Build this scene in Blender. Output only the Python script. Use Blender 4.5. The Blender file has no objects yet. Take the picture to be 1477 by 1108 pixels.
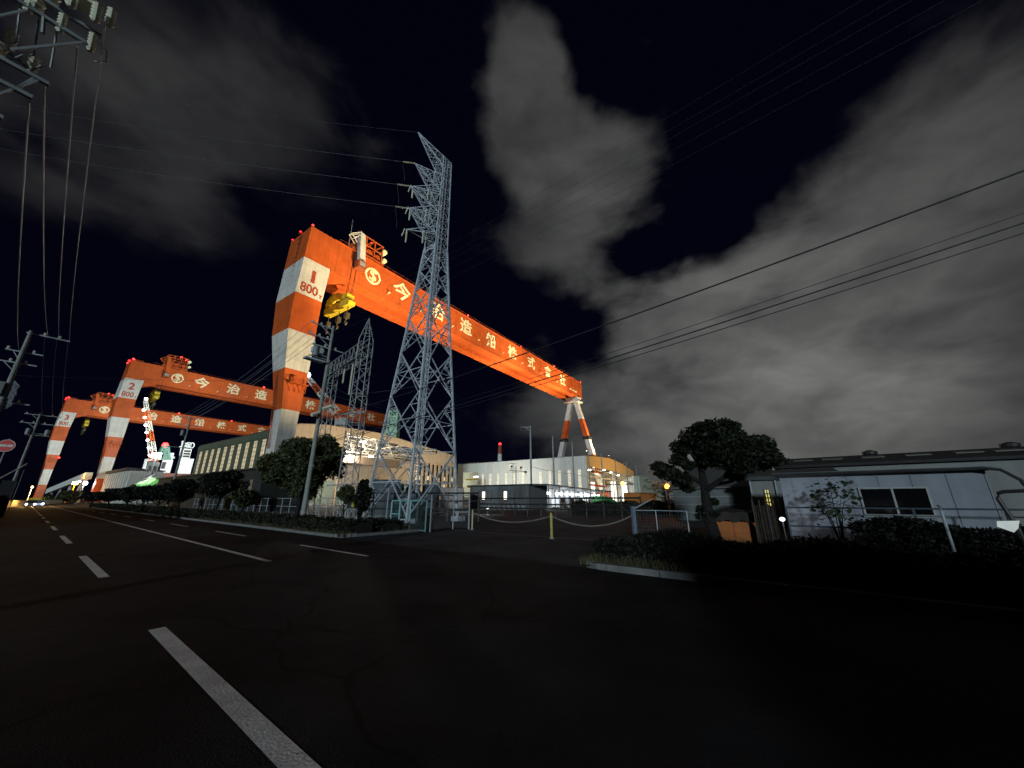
import bpy, math, random
from mathutils import Vector, Matrix
random.seed(7)
R_ = math.radians
SC = bpy.context.scene
COL = SC.collection
V = Vector

# ---------------------------------------------------------------- camera model (used to place things at true distances)
FPX, CXP, CYP, CAMH = 530.0, 738.5, 554.0, 1.6
PITCH = math.atan2(167.0, FPX)
CP, SP = math.cos(PITCH), math.sin(PITCH)
EYE = V((0, 0, CAMH))
def ray(px, py):
    u = (px - CXP) / FPX; v = (CYP - py) / FPX
    return V((u, CP - v * SP, SP + v * CP))
def gnd(px, py, z=0.0):
    d = ray(px, py); return EYE + d * ((z - CAMH) / d.z)
def hd(px, py, D):
    d = ray(px, py); return EYE + d * (D / math.hypot(d.x, d.y))
RN = V((.620, .784, 0)); RS = V((-.784, .620, 0))
ROADROT = math.atan2(RN.y, RN.x)
def R(s, n, z=0.0): return RS * s + RN * n + V((0, 0, z))
def Un(px, py, n):
    d = ray(px, py); return EYE + d * (n / d.dot(RN))
GA = R_(34.9)
KG = V((math.sin(GA), math.cos(GA), 0)); KR = V((-KG.y, KG.x, 0))
K0 = V((-60.06, 90.91, 0))
KROT = math.atan2(KG.y, KG.x)
def K(g, r, z=0.0): return K0 + KG * g + KR * r + V((0, 0, z))

# ---------------------------------------------------------------- mesh builder
class MB:
    def __init__(s): s.v = []; s.f = []; s.mi = []; s.m = 0
    def add(s, vs, fs):
        b = len(s.v); s.v += [tuple(p) for p in vs]
        for f in fs: s.f.append([b + i for i in f]); s.mi.append(s.m)
        return s
    def box(s, x0, x1, y0, y1, z0, z1):
        return s.add([(x0,y0,z0),(x1,y0,z0),(x1,y1,z0),(x0,y1,z0),(x0,y0,z1),(x1,y0,z1),(x1,y1,z1),(x0,y1,z1)],
            [(3,2,1,0),(4,5,6,7),(0,1,5,4),(1,2,6,5),(2,3,7,6),(3,0,4,7)])
    def loft(s, rings, cap=True):
        n = len(rings[0]); vs = [p for r in rings for p in r]; fs = []
        for k in range(len(rings) - 1):
            for i in range(n):
                j = (i + 1) % n
                fs.append((k*n+i, k*n+j, (k+1)*n+j, (k+1)*n+i))
        if cap:
            fs.append(tuple(range(n - 1, -1, -1))); fs.append(tuple((len(rings)-1)*n + i for i in range(n)))
        return s.add(vs, fs)
    def _frame(s, p, q):
        d = (V(q) - V(p)); d = d.normalized() if d.length > 1e-9 else V((0,0,1))
        a = V((0,0,1)) if abs(d.z) < .95 else V((1,0,0))
        x = d.cross(a).normalized(); return x, x.cross(d).normalized()
    def beam(s, p, q, w, h=None):
        h = w if h is None else h; p = V(p); q = V(q); x, y = s._frame(p, q); x = x * (w/2); y = y * (h/2)
        return s.loft([[c - x - y, c + x - y, c + x + y, c - x + y] for c in (p, q)])
    def cyl(s, p, q, r0, r1=None, n=10):
        r1 = r0 if r1 is None else r1; p = V(p); q = V(q); x, y = s._frame(p, q)
        cs = [(math.cos(2*math.pi*i/n), math.sin(2*math.pi*i/n)) for i in range(n)]
        return s.loft([[p + (x*a + y*b)*r0 for a, b in cs], [q + (x*a + y*b)*r1 for a, b in cs]])
    def tube(s, pts, r, n=5):
        pts = [V(p) for p in pts]; rings = []
        for i, p in enumerate(pts):
            x, y = s._frame(pts[max(0, i-1)], pts[min(len(pts)-1, i+1)])
            rr = r[i] if isinstance(r, (list, tuple)) else r
            rings.append([p + (x*math.cos(2*math.pi*k/n) + y*math.sin(2*math.pi*k/n))*rr for k in range(n)])
        return s.loft(rings)
    def sph(s, c, r, n=8, m=6, sz=1.0):
        c = V(c); rings = []
        for j in range(1, m):
            t = math.pi*j/m
            rings.append([c + V((math.sin(t)*math.cos(2*math.pi*i/n)*r, math.sin(t)*math.sin(2*math.pi*i/n)*r, -math.cos(t)*r*sz)) for i in range(n)])
        return s.loft(rings)
    def lathe(s, c, prof, n=12):
        c = V(c)
        return s.loft([[c + V((math.cos(2*math.pi*i/n)*r, math.sin(2*math.pi*i/n)*r, z)) for i in range(n)] for r, z in prof])
    def prism(s, poly, axis, a, b):
        # poly: 2D points; axis 'x': (y,z) pts extruded in x; 'y': (x,z); 'z': (x,y)
        def P(u, w, t): return (t,u,w) if axis == 'x' else ((u,t,w) if axis == 'y' else (u,w,t))
        return s.loft([[P(u,w,a) for u,w in poly], [P(u,w,b) for u,w in poly]])
    def build(s, name, mats, parent=None, smooth=0):
        me = bpy.data.meshes.new(name); me.from_pydata(s.v, [], s.f)
        if not isinstance(mats, (list, tuple)): mats = [mats]
        for m in mats: me.materials.append(m)
        if len(mats) > 1: me.polygons.foreach_set('material_index', s.mi)
        me.update()
        import bmesh
        if len(s.f) < 40000:
            b = bmesh.new(); b.from_mesh(me); bmesh.ops.recalc_face_normals(b, faces=b.faces); b.to_mesh(me); b.free()
        if smooth:
            me.polygons.foreach_set('use_smooth', [True]*len(me.polygons)); me.set_sharp_from_angle(angle=R_(smooth))
        o = bpy.data.objects.new(name, me); COL.objects.link(o)
        if parent is not None: o.parent = parent
        return o

def tag(o, label=None, cat=None, group=None, kind=None):
    if label: o['label'] = label
    if cat: o['category'] = cat
    if group: o['group'] = group
    if kind: o['kind'] = kind
    return o
def thing(name, label, cat, loc=(0,0,0), rot=0.0, group=None):
    o = bpy.data.objects.new(name, None); COL.objects.link(o); o.empty_display_size = .3
    o.location = loc; o.rotation_euler = (0, 0, rot)
    return tag(o, label, cat, group)
def struct(name, mb, mat):
    o = mb.build(name, mat); o['kind'] = 'structure'; return o
def dup(root, loc, rot, label, group=None, scale=None):
    r = root.copy(); COL.objects.link(r); r.location = loc; r.rotation_euler = (0, 0, rot); r['label'] = label
    if scale: r.scale = (scale,)*3
    if group: r['group'] = group
    for ch in list(root.children):
        c = ch.copy(); COL.objects.link(c); c.parent = r
        for g in list(ch.children):
            d = g.copy(); COL.objects.link(d); d.parent = c
    return r
def text(name, body, size, mat, parent, mtx, bold=0.0, depth=.02, sx=1.0):
    c = bpy.data.curves.new('lettering', 'FONT'); c.body = body; c.size = size; c.align_x = 'CENTER'; c.align_y = 'CENTER'
    c.offset = bold; c.extrude = depth; c.resolution_u = 4
    o = bpy.data.objects.new('tmp', c); COL.objects.link(o)
    dg = bpy.context.evaluated_depsgraph_get(); dg.update()
    me = bpy.data.meshes.new_from_object(o.evaluated_get(dg), depsgraph=dg)
    bpy.data.objects.remove(o); bpy.data.curves.remove(c)
    me.transform(Matrix.Diagonal((sx, 1, 1, 1))); me.transform(mtx); me.name = name
    me.materials.clear(); me.materials.append(mat)
    t = bpy.data.objects.new(name, me); COL.objects.link(t)
    if parent is not None: t.parent = parent
    return t

# ---------------------------------------------------------------- materials
MATS = {}
def mat(key, col, rough=.6, metal=0.0, var=.12, scale=1.5, bump=0.0, bscale=20, spec=.3, streak=0.0, col2=None, seams=0.0, wear=None, road=False):
    if key in MATS: return MATS[key]
    m = bpy.data.materials.new(key); m.use_nodes = True; nt = m.node_tree; N = nt.nodes; L = nt.links
    b = N['Principled BSDF']; b.inputs['Roughness'].default_value = rough; b.inputs['Metallic'].default_value = metal
    b.inputs['Specular IOR Level'].default_value = spec
    tc = N.new('ShaderNodeTexCoord')
    nz = N.new('ShaderNodeTexNoise'); nz.inputs['Scale'].default_value = scale; nz.inputs['Detail'].default_value = 6; nz.inputs['Roughness'].default_value = .65
    L.new(tc.outputs['Object'], nz.inputs['Vector'])
    rp = N.new('ShaderNodeValToRGB'); e = rp.color_ramp.elements
    c = V(col); c2 = V(col2) if col2 else c * (1 - var*2)
    e[0].position = .3; e[0].color = (*c2, 1); e[1].position = .72; e[1].color = (*[min(1, x*(1+var*.6)) for x in c], 1)
    L.new(nz.outputs['Fac'], rp.inputs['Fac']); out = rp.outputs['Color']
    if streak:
        mp = N.new('ShaderNodeMapping'); mp.inputs['Scale'].default_value = (1.2, 1.2, .06); L.new(tc.outputs['Object'], mp.inputs['Vector'])
        n2 = N.new('ShaderNodeTexNoise'); n2.inputs['Scale'].default_value = 1.0; n2.inputs['Detail'].default_value = 5; L.new(mp.outputs[0], n2.inputs['Vector'])
        r2 = N.new('ShaderNodeMapRange'); r2.inputs[1].default_value = .35; r2.inputs[2].default_value = .7; r2.inputs[3].default_value = 1 - streak; r2.inputs[4].default_value = 1
        L.new(n2.outputs['Fac'], r2.inputs[0])
        mx = N.new('ShaderNodeMix'); mx.data_type = 'RGBA'; mx.blend_type = 'MULTIPLY'; mx.inputs[0].default_value = 1
        L.new(out, mx.inputs[6]); L.new(r2.outputs[0], mx.inputs[7]); out = mx.outputs[2]
    if seams:
        sp = N.new('ShaderNodeSeparateXYZ'); L.new(tc.outputs['Object'], sp.inputs[0])
        ad = N.new('ShaderNodeMath'); ad.operation = 'ADD'; L.new(sp.outputs[0], ad.inputs[0]); L.new(sp.outputs[1], ad.inputs[1])
        cb = N.new('ShaderNodeCombineXYZ'); L.new(ad.outputs[0], cb.inputs[0]); L.new(sp.outputs[2], cb.inputs[1])
        bk = N.new('ShaderNodeTexBrick'); bk.inputs['Scale'].default_value = 1.0; bk.inputs['Brick Width'].default_value = 7.5; bk.inputs['Row Height'].default_value = 2.9
        bk.inputs['Mortar Size'].default_value = .05; bk.inputs['Mortar Smooth'].default_value = .6; bk.offset = .5
        bk.inputs['Color1'].default_value = (1,1,1,1); bk.inputs['Color2'].default_value = (.90,.90,.90,1); bk.inputs['Mortar'].default_value = (1-seams,)*3 + (1,)
        L.new(cb.outputs[0], bk.inputs['Vector'])
        mx = N.new('ShaderNodeMix'); mx.data_type = 'RGBA'; mx.blend_type = 'MULTIPLY'; mx.inputs[0].default_value = 1
        L.new(out, mx.inputs[6]); L.new(bk.outputs['Color'], mx.inputs[7]); out = mx.outputs[2]
    if road:
        g = N.new('ShaderNodeTexNoise'); g.inputs['Scale'].default_value = 45; g.inputs['Detail'].default_value = 3; g.inputs['Roughness'].default_value = .8; L.new(tc.outputs['Object'], g.inputs['Vector'])
        gr = N.new('ShaderNodeMapRange'); gr.inputs[1].default_value = .35; gr.inputs[2].default_value = .7; gr.inputs[3].default_value = .5; gr.inputs[4].default_value = 1.9; L.new(g.outputs['Fac'], gr.inputs[0])
        w1 = N.new('ShaderNodeTexNoise'); w1.inputs['Scale'].default_value = .8; w1.inputs['Detail'].default_value = 5; L.new(tc.outputs['Object'], w1.inputs['Vector'])
        wa = N.new('ShaderNodeVectorMath'); wa.operation = 'ADD'; L.new(tc.outputs['Object'], wa.inputs[0]); L.new(w1.outputs['Color'], wa.inputs[1])
        vo = N.new('ShaderNodeTexVoronoi'); vo.feature = 'DISTANCE_TO_EDGE'; vo.inputs['Scale'].default_value = .28; L.new(wa.outputs[0], vo.inputs['Vector'])
        vr = N.new('ShaderNodeMapRange'); vr.inputs[1].default_value = .002; vr.inputs[2].default_value = .009; vr.inputs[3].default_value = .25; vr.inputs[4].default_value = 1; L.new(vo.outputs['Distance'], vr.inputs[0])
        mu = N.new('ShaderNodeMath'); mu.operation = 'MULTIPLY'; L.new(gr.outputs[0], mu.inputs[0]); L.new(vr.outputs[0], mu.inputs[1])
        mx = N.new('ShaderNodeMix'); mx.data_type = 'RGBA'; mx.blend_type = 'MULTIPLY'; mx.inputs[0].default_value = 1
        L.new(out, mx.inputs[6]); L.new(mu.outputs[0], mx.inputs[7]); out = mx.outputs[2]
    if wear:
        n4 = N.new('ShaderNodeTexNoise'); n4.inputs['Scale'].default_value = 9; n4.inputs['Detail'].default_value = 9; n4.inputs['Roughness'].default_value = .75; L.new(tc.outputs['Object'], n4.inputs['Vector'])
        r4 = N.new('ShaderNodeMapRange'); r4.inputs[1].default_value = .60; r4.inputs[2].default_value = .66; L.new(n4.outputs['Fac'], r4.inputs[0])
        mx = N.new('ShaderNodeMix'); mx.data_type = 'RGBA'; L.new(r4.outputs[0], mx.inputs[0]); L.new(out, mx.inputs[6]); mx.inputs[7].default_value = (*wear, 1); out = mx.outputs[2]
    L.new(out, b.inputs['Base Color'])
    if bump:
        n3 = N.new('ShaderNodeTexNoise'); n3.inputs['Scale'].default_value = bscale; n3.inputs['Detail'].default_value = 4; L.new(tc.outputs['Object'], n3.inputs['Vector'])
        bp = N.new('ShaderNodeBump'); bp.inputs['Strength'].default_value = bump; bp.inputs['Distance'].default_value = .05
        L.new(n3.outputs['Fac'], bp.inputs['Height']); L.new(bp.outputs[0], b.inputs['Normal'])
    MATS[key] = m; return m
def emit(key, col, st, var=0.0):
    if key in MATS: return MATS[key]
    m = bpy.data.materials.new(key); m.use_nodes = True; nt = m.node_tree; b = nt.nodes['Principled BSDF']
    b.inputs['Base Color'].default_value = (.3,.3,.3,1); b.inputs['Emission Color'].default_value = (*col, 1); b.inputs['Emission Strength'].default_value = st
    if var:
        tc = nt.nodes.new('ShaderNodeTexCoord'); nz = nt.nodes.new('ShaderNodeTexNoise'); nz.inputs['Scale'].default_value = .8; nz.inputs['Detail'].default_value = 5
        nt.links.new(tc.outputs['Object'], nz.inputs['Vector'])
        mr = nt.nodes.new('ShaderNodeMapRange'); mr.inputs[1].default_value = .3; mr.inputs[2].default_value = .7; mr.inputs[3].default_value = st*(1-var); mr.inputs[4].default_value = st*(1+var)
        nt.links.new(nz.outputs['Fac'], mr.inputs[0]); nt.links.new(mr.outputs[0], b.inputs['Emission Strength'])
    MATS[key] = m; return m
ORANGE = mat('orange crane paint', (.65,.122,.025), .5, var=.12, scale=.25, streak=.2, seams=.28)
WHITE = mat('white crane paint', (.76,.74,.68), .5, var=.08, scale=.3, streak=.25, seams=.3)
LETTER = mat('cream lettering paint', (.86,.78,.50), .5, var=.05)
RUST = mat('brown red paint', (.30,.075,.03), .6, var=.15)
NUMB = mat('red number paint', (.42,.06,.03), .6)
YELLOW = mat('yellow machine paint', (.62,.47,.03), .5, var=.15, scale=.8, streak=.2)
DARK = mat('dark steel', (.03,.03,.032), .5, var=.2)
GALV = mat('galvanised steel', (.56,.61,.66), .5, .0, var=.18, scale=2.5)
GALVD = mat('weathered galvanised steel', (.30,.325,.335), .55, .0, var=.2, scale=2.5)
PORC = mat('insulator porcelain', (.78,.77,.60), .35, var=.05)
CONC = mat('weathered concrete', (.33,.345,.32), .8, var=.16, scale=3, bump=.3, streak=.2)
WIRE = mat('aluminium wire', (.13,.13,.13), .6, .0, var=.05)
CABLE = mat('black sheathed cable', (.025,.025,.027), .5, var=.05)
ASPH = mat('asphalt', (.021,.0225,.0245), .85, var=.5, scale=.35, bump=.5, bscale=60, spec=.12, road=True)
ASPH2 = mat('worn driveway asphalt', (.038,.050,.061), .85, var=.4, scale=.5, bump=.5, bscale=50, spec=.2, road=True)
PAINT = mat('road marking paint', (.86,.85,.82), .6, var=.2, scale=2, bump=.2, bscale=40, wear=(.12,.12,.12))
SOIL = mat('dry soil and litter', (.055,.05,.036), .95, var=.4, scale=3, bump=.8, bscale=15)
GROUND = mat('yard ground', (.07,.07,.065), .9, var=.3, scale=.15)
KERB = mat('kerb concrete', (.19,.187,.18), .85, var=.2, scale=4, bump=.3)
RED = emit('red warning lamp', (1,.004,.006), 5)
# ---------------------------------------------------------------- camera, sky, moonlight
cam = bpy.data.cameras.new('camera'); co = bpy.data.objects.new('camera', cam); COL.objects.link(co)
co.location = EYE; co.rotation_euler = (math.pi/2 + PITCH, 0, 0)
cam.sensor_fit = 'HORIZONTAL'; cam.sensor_width = 36.0; cam.lens = FPX / 1477.0 * 36.0; cam.clip_end = 6000; cam.clip_start = .05
SC.camera = co
SC.view_settings.view_transform = 'Standard'; SC.view_settings.look = 'None'; SC.view_settings.exposure = 0; SC.view_settings.gamma = 1

MOON_EL, MOON_AZ = R_(9.0), R_(-167.0)      # where the light comes from: low, behind the camera
w = bpy.data.worlds.new('World'); SC.world = w; w.use_nodes = True
nt = w.node_tree; N = nt.nodes; L = nt.links
bg = N['Background']
sky = N.new('ShaderNodeTexSky'); sky.sky_type = 'NISHITA'; sky.sun_disc = False
sky.sun_elevation = MOON_EL; sky.sun_rotation = MOON_AZ; sky.altitude = 0; sky.air_density = 1; sky.dust_density = .3; sky.ozone_density = 3
tc = N.new('ShaderNodeTexCoord'); DIR = tc.outputs['Generated']
def vmath(op, a, b=None):
    n = N.new('ShaderNodeVectorMath'); n.operation = op
    for i, x in enumerate((a, b)):
        if x is None: continue
        if hasattr(x, 'links'): L.new(x, n.inputs[i])
        else: n.inputs[i].default_value = x
    return n.outputs['Value'] if op in ('DOT_PRODUCT', 'LENGTH', 'DISTANCE') else n.outputs[0]
def fmath(op, a, b=None, c=None, clamp=False):
    n = N.new('ShaderNodeMath'); n.operation = op; n.use_clamp = clamp
    for i, x in enumerate((a, b, c)):
        if x is None: continue
        if hasattr(x, 'links'): L.new(x, n.inputs[i])
        else: n.inputs[i].default_value = x
    return n.outputs[0]
def srange(x, a, b, c=0.0, d=1.0, smooth=True):
    n = N.new('ShaderNodeMapRange'); n.interpolation_type = 'SMOOTHSTEP' if smooth else 'LINEAR'
    L.new(x, n.inputs[0]); n.inputs[1].default_value = a; n.inputs[2].default_value = b; n.inputs[3].default_value = c; n.inputs[4].default_value = d
    return n.outputs[0]
# wind-blown cloud banks: soft caps of the sky dome summed into one field, torn at the edges by noise; lit by the town below
def noise(scale, detail, rough, vec, dist=0.0):
    n = N.new('ShaderNodeTexNoise'); n.inputs['Scale'].default_value = scale; n.inputs['Detail'].default_value = detail
    n.inputs['Roughness'].default_value = rough; n.inputs['Distortion'].default_value = dist; L.new(vec, n.inputs['Vector']); return n
nA = noise(2.6, 3, .5, DIR); nC = noise(7.0, 3, .5, DIR)
wob = vmath('ADD', vmath('MULTIPLY', vmath('SUBTRACT', nA.outputs['Color'], (.5,.5,.5)), (.26,.26,.26)), vmath('MULTIPLY', vmath('SUBTRACT', nC.outputs['Color'], (.5,.5,.5)), (.10,.10,.10)))
DW = vmath('ADD', DIR, wob)
def cap(px, py, rpx, wgt, vec):
    c = ray(px, py).normalized(); e = ray(px + rpx, py).normalized(); f = ray(px, py - rpx).normalized()
    rad = .5*((c - e).length + (c - f).length)
    return fmath('MULTIPLY', srange(vmath('DISTANCE', vec, tuple(c)), 0, rad*1.6, 1, 0), wgt)
def total(items, vec):
    t = None
    for it in items:
        x = cap(*it, vec); t = x if t is None else fmath('ADD', t, x)
    return t
COVER = total([(765,85,62,.75),(738,150,80,.8),(790,205,95,.85),(845,280,110,.9),(915,225,78,.8),(760,345,80,.7),(850,400,60,.4),
 (1480,170,300,.9),(1290,330,210,.9),(1450,430,260,.8),(1130,390,140,.8),(1020,440,100,.7),(930,425,70,.5),(800,425,50,.4),(850,500,65,-.5),(690,470,70,-.8),(985,265,80,-.6),(905,365,30,-.4),(960,505,45,-.4),(1095,548,38,-.45),(1000,528,32,-.5),(1240,560,36,-.35),
 (1050,600,200,.9),(1250,590,190,.8),(1440,600,200,.7),(860,565,110,.7),(750,585,85,.75),(930,640,140,.6),
 (330,110,230,.62),(110,170,240,.6),(460,230,100,.4),(250,300,150,.3)], DW)
GLOW = total([(830,240,330,.060),(1060,610,280,.118),(1330,610,330,.060),(1270,330,330,.058),(1450,200,260,.012),(330,110,300,.017),(90,200,260,.012),(850,560,200,.020)], DIR)
mp = N.new('ShaderNodeMapping'); mp.inputs['Scale'].default_value = (1, 1, 1.9); L.new(DIR, mp.inputs['Vector'])
nB = noise(6.0, 6, .52, mp.outputs[0], .3); nD = noise(3.0, 4, .5, mp.outputs[0], .4)
COVER = fmath('MINIMUM', COVER, 1.0)
field = fmath('ADD', COVER, fmath('MULTIPLY', fmath('SUBTRACT', nB.outputs['Fac'], .5), 1.45))
mask = srange(field, .24, 1.0)
nE = noise(9.0, 5, .55, mp.outputs[0], .5)
shade = fmath('MULTIPLY', srange(nD.outputs['Fac'], .32, .68, .62, 1.18), srange(nE.outputs['Fac'], .3, .7, .84, 1.12))
lum = fmath('MULTIPLY', fmath('MULTIPLY', mask, shade), fmath('ADD', GLOW, .004))
cr = N.new('ShaderNodeMix'); cr.data_type = 'RGBA'; cr.blend_type = 'ADD'; cr.inputs[0].default_value = 1
tn = N.new('ShaderNodeVectorMath'); tn.operation = 'SCALE'; tn.inputs[0].default_value = (.99,1.0,.93); L.new(lum, tn.inputs['Scale'])
cr.inputs[6].default_value = (.0006,.0007,.0034,1); L.new(tn.outputs[0], cr.inputs[7])
sk = N.new('ShaderNodeMix'); sk.data_type = 'RGBA'; sk.blend_type = 'ADD'; sk.inputs[0].default_value = 1
dim = N.new('ShaderNodeMix'); dim.data_type = 'RGBA'; dim.blend_type = 'MULTIPLY'; dim.inputs[0].default_value = 1
L.new(sky.outputs[0], dim.inputs[6]); dim.inputs[7].default_value = (.00012,.00012,.00035,1)
L.new(cr.outputs[2], sk.inputs[6]); L.new(dim.outputs[2], sk.inputs[7])
L.new(sk.outputs[2], bg.inputs['Color']); bg.inputs['Strength'].default_value = 1.0
sun = bpy.data.lights.new('moonlight', 'SUN'); so = bpy.data.objects.new('moonlight', sun); COL.objects.link(so)
sun.energy = 1.6; sun.angle = R_(3.0); sun.color = (.74,.91,1.0)
d = V((math.sin(MOON_AZ)*math.cos(MOON_EL), math.cos(MOON_AZ)*math.cos(MOON_EL), math.sin(MOON_EL)))
so.rotation_euler = d.to_track_quat('Z', 'Y').to_euler()

# lamps: every lamp is a fixture with a spot or point light in it
def spot(pos, target, power, col, cone=60, blend=.6, size=.3, parent=None):
    l = bpy.data.lights.new('flood beam', 'SPOT'); l.energy = power; l.color = col; l.spot_size = R_(cone); l.spot_blend = blend; l.shadow_soft_size = size
    o = bpy.data.objects.new('flood_beam', l); COL.objects.link(o); pos = V(pos); o.location = pos
    o.rotation_euler = (V(target) - pos).to_track_quat('-Z', 'Y').to_euler(); return o
def point(pos, power, col, size=.25):
    l = bpy.data.lights.new('lamp glow', 'POINT'); l.energy = power; l.color = col; l.shadow_soft_size = size
    o = bpy.data.objects.new('lamp_glow', l); COL.objects.link(o); o.location = pos; return o

# ---------------------------------------------------------------- ground, road, verge
struct('ground', MB().add([(-3000,-600,-.06),(3000,-600,-.06),(3000,3000,-.06),(-3000,3000,-.06)], [(0,1,2,3)]), GROUND)
def sheet(s0, s1, n0, n1, z): return [R(s0,n0,z), R(s1,n0,z), R(s1,n1,z), R(s0,n1,z)]
def sheets(rects, z):
    m = MB()
    for r in rects: m.add(sheet(*r, z), [(3,2,1,0)])
    return m
struct('road', sheets([(-70,440,-2.3,9.0)], 0), ASPH)
struct('driveway', sheets([(5.0,16.8,9.0,62), (-12,5.0,17.6,62), (16.8,30,17.6,62)], -.004), ASPH2)
mk = MB()
def mark(s0, s1, n, w): mk.add(sheet(s0, s1, n - w/2, n + w/2, .004), [(3,2,1,0)])
for k in range(22): mark(2.0 + 10.4*k, 7.05 + 10.4*k, 1.46, .17)
mark(12.0, 300, 4.53, .15)
for k in range(14): mark(10.8 + 10.2*k, 15.3 + 10.2*k, 6.72, .12)
struct('road_markings', mk, PAINT)
vg = MB()
for s0, s1, n0, n1 in ((16.8,330,9.0,17.5), (-40,5.0,9.0,17.5), (-70,330,-9,-2.3)):
    # uneven strips of soil
    ns = 40; ms = 6; g = []
    for i in range(ns+1):
        for j in range(ms+1):
            edge = i in (0, ns) or j in (0, ms)
            g.append(R(s0+(s1-s0)*i/ns, n0+(n1-n0)*j/ms, .05 + (0 if edge else random.uniform(0,.16))))
    vg.add(g, [(i*(ms+1)+j, (i+1)*(ms+1)+j, (i+1)*(ms+1)+j+1, i*(ms+1)+j+1) for i in range(ns) for j in range(ms)])
struct('verge', vg, SOIL)
kb = MB()
def kerb(s0, n0, s1, n1, h=.13, w=.16):
    a = R(s0,n0); b = R(s1,n1); L_ = (b-a).length; k = max(1, int(L_/1.2)); t = (b-a).normalized()
    for i in range(k):
        p = a + (b-a)*(i/k) + t*.012; q = a + (b-a)*((i+1)/k) - t*.012
        j = random.uniform(-.012,.012); kb.beam(p + V((0,0,h/2-.03+j)), q + V((0,0,h/2-.03+j)), w, h+.06)
kerb(17.6, 9.0, 120, 9.0); kerb(-40, 9.0, 4.2, 9.0); kerb(-40,-2.35,150,-2.35)
for sgn, sc in ((1, 16.8), (-1, 5.0)):
    pv = None
    for i in range(6):
        a = math.pi/2*i/5; p = (sc + sgn*(.8 - .8*math.sin(a)), 9.8 - .8*math.cos(a))
        if pv: kerb(pv[0], pv[1], p[0], p[1])
        pv = p
    kerb(sc, 9.8, sc, 13.2)
struct('kerb', kb, KERB)
struct('gate_track', sheets([(3.0, 16.0, 14.85, 15.0)], .012), KERB)
mh = thing('manhole_cover', 'round steel manhole cover with a pale worn rim in the near road', 'manhole cover', R(4.0,.05,.0))
MB().lathe((0,0,0), [(.34,.0),(.34,.012),(.30,.014),(.29,.006)], 32).build('rim', KERB, mh)
MB().lathe((0,0,0), [(.285,.002),(.285,.010),(.05,.012)], 32).build('lid', DARK, mh)
# ---------------------------------------------------------------- gantry cranes (local x = along the girder, y = along the rails, z up)
TXM = lambda x, z, y=-.06: Matrix.Translation((x, y, z)) @ Matrix.Rotation(math.pi/2, 4, 'X')
NAME = '今治造船株式會社'
TG = [34.2, 52.0, 69.3, 87.2, 105.3, 123.8, 142.3, 161.5]
def emblem(root, x, z, s):
    m = MB()
    def ring(r0, r1, k):
        n = 48; vs = []; 
        for i in range(n):
            a = 2*math.pi*i/n; b = 1 + k*max(0, math.cos(4*a))**6
            vs += [(x+math.cos(a)*r0*b*s, -.09, z+math.sin(a)*r0*b*s), (x+math.cos(a)*r1*b*s, -.09, z+math.sin(a)*r1*b*s)]
        m.add(vs, [(2*i, 2*i+1, (2*i+3) % (2*n), (2*i+2) % (2*n)) for i in range(n)])
    ring(.76, 1.0, .06)
    em = m.build('emblem', LETTER, root)
    text('emblem_letter', 'S', 1.75*s, LETTER, em, TXM(x, z, -.08), bold=.035*s, sx=1.25)
    MB().box(x-.11*s, x+.11*s, -.13, -.07, z-.90*s, z+.90*s).build('emblem_bar', LETTER, em)
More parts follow.
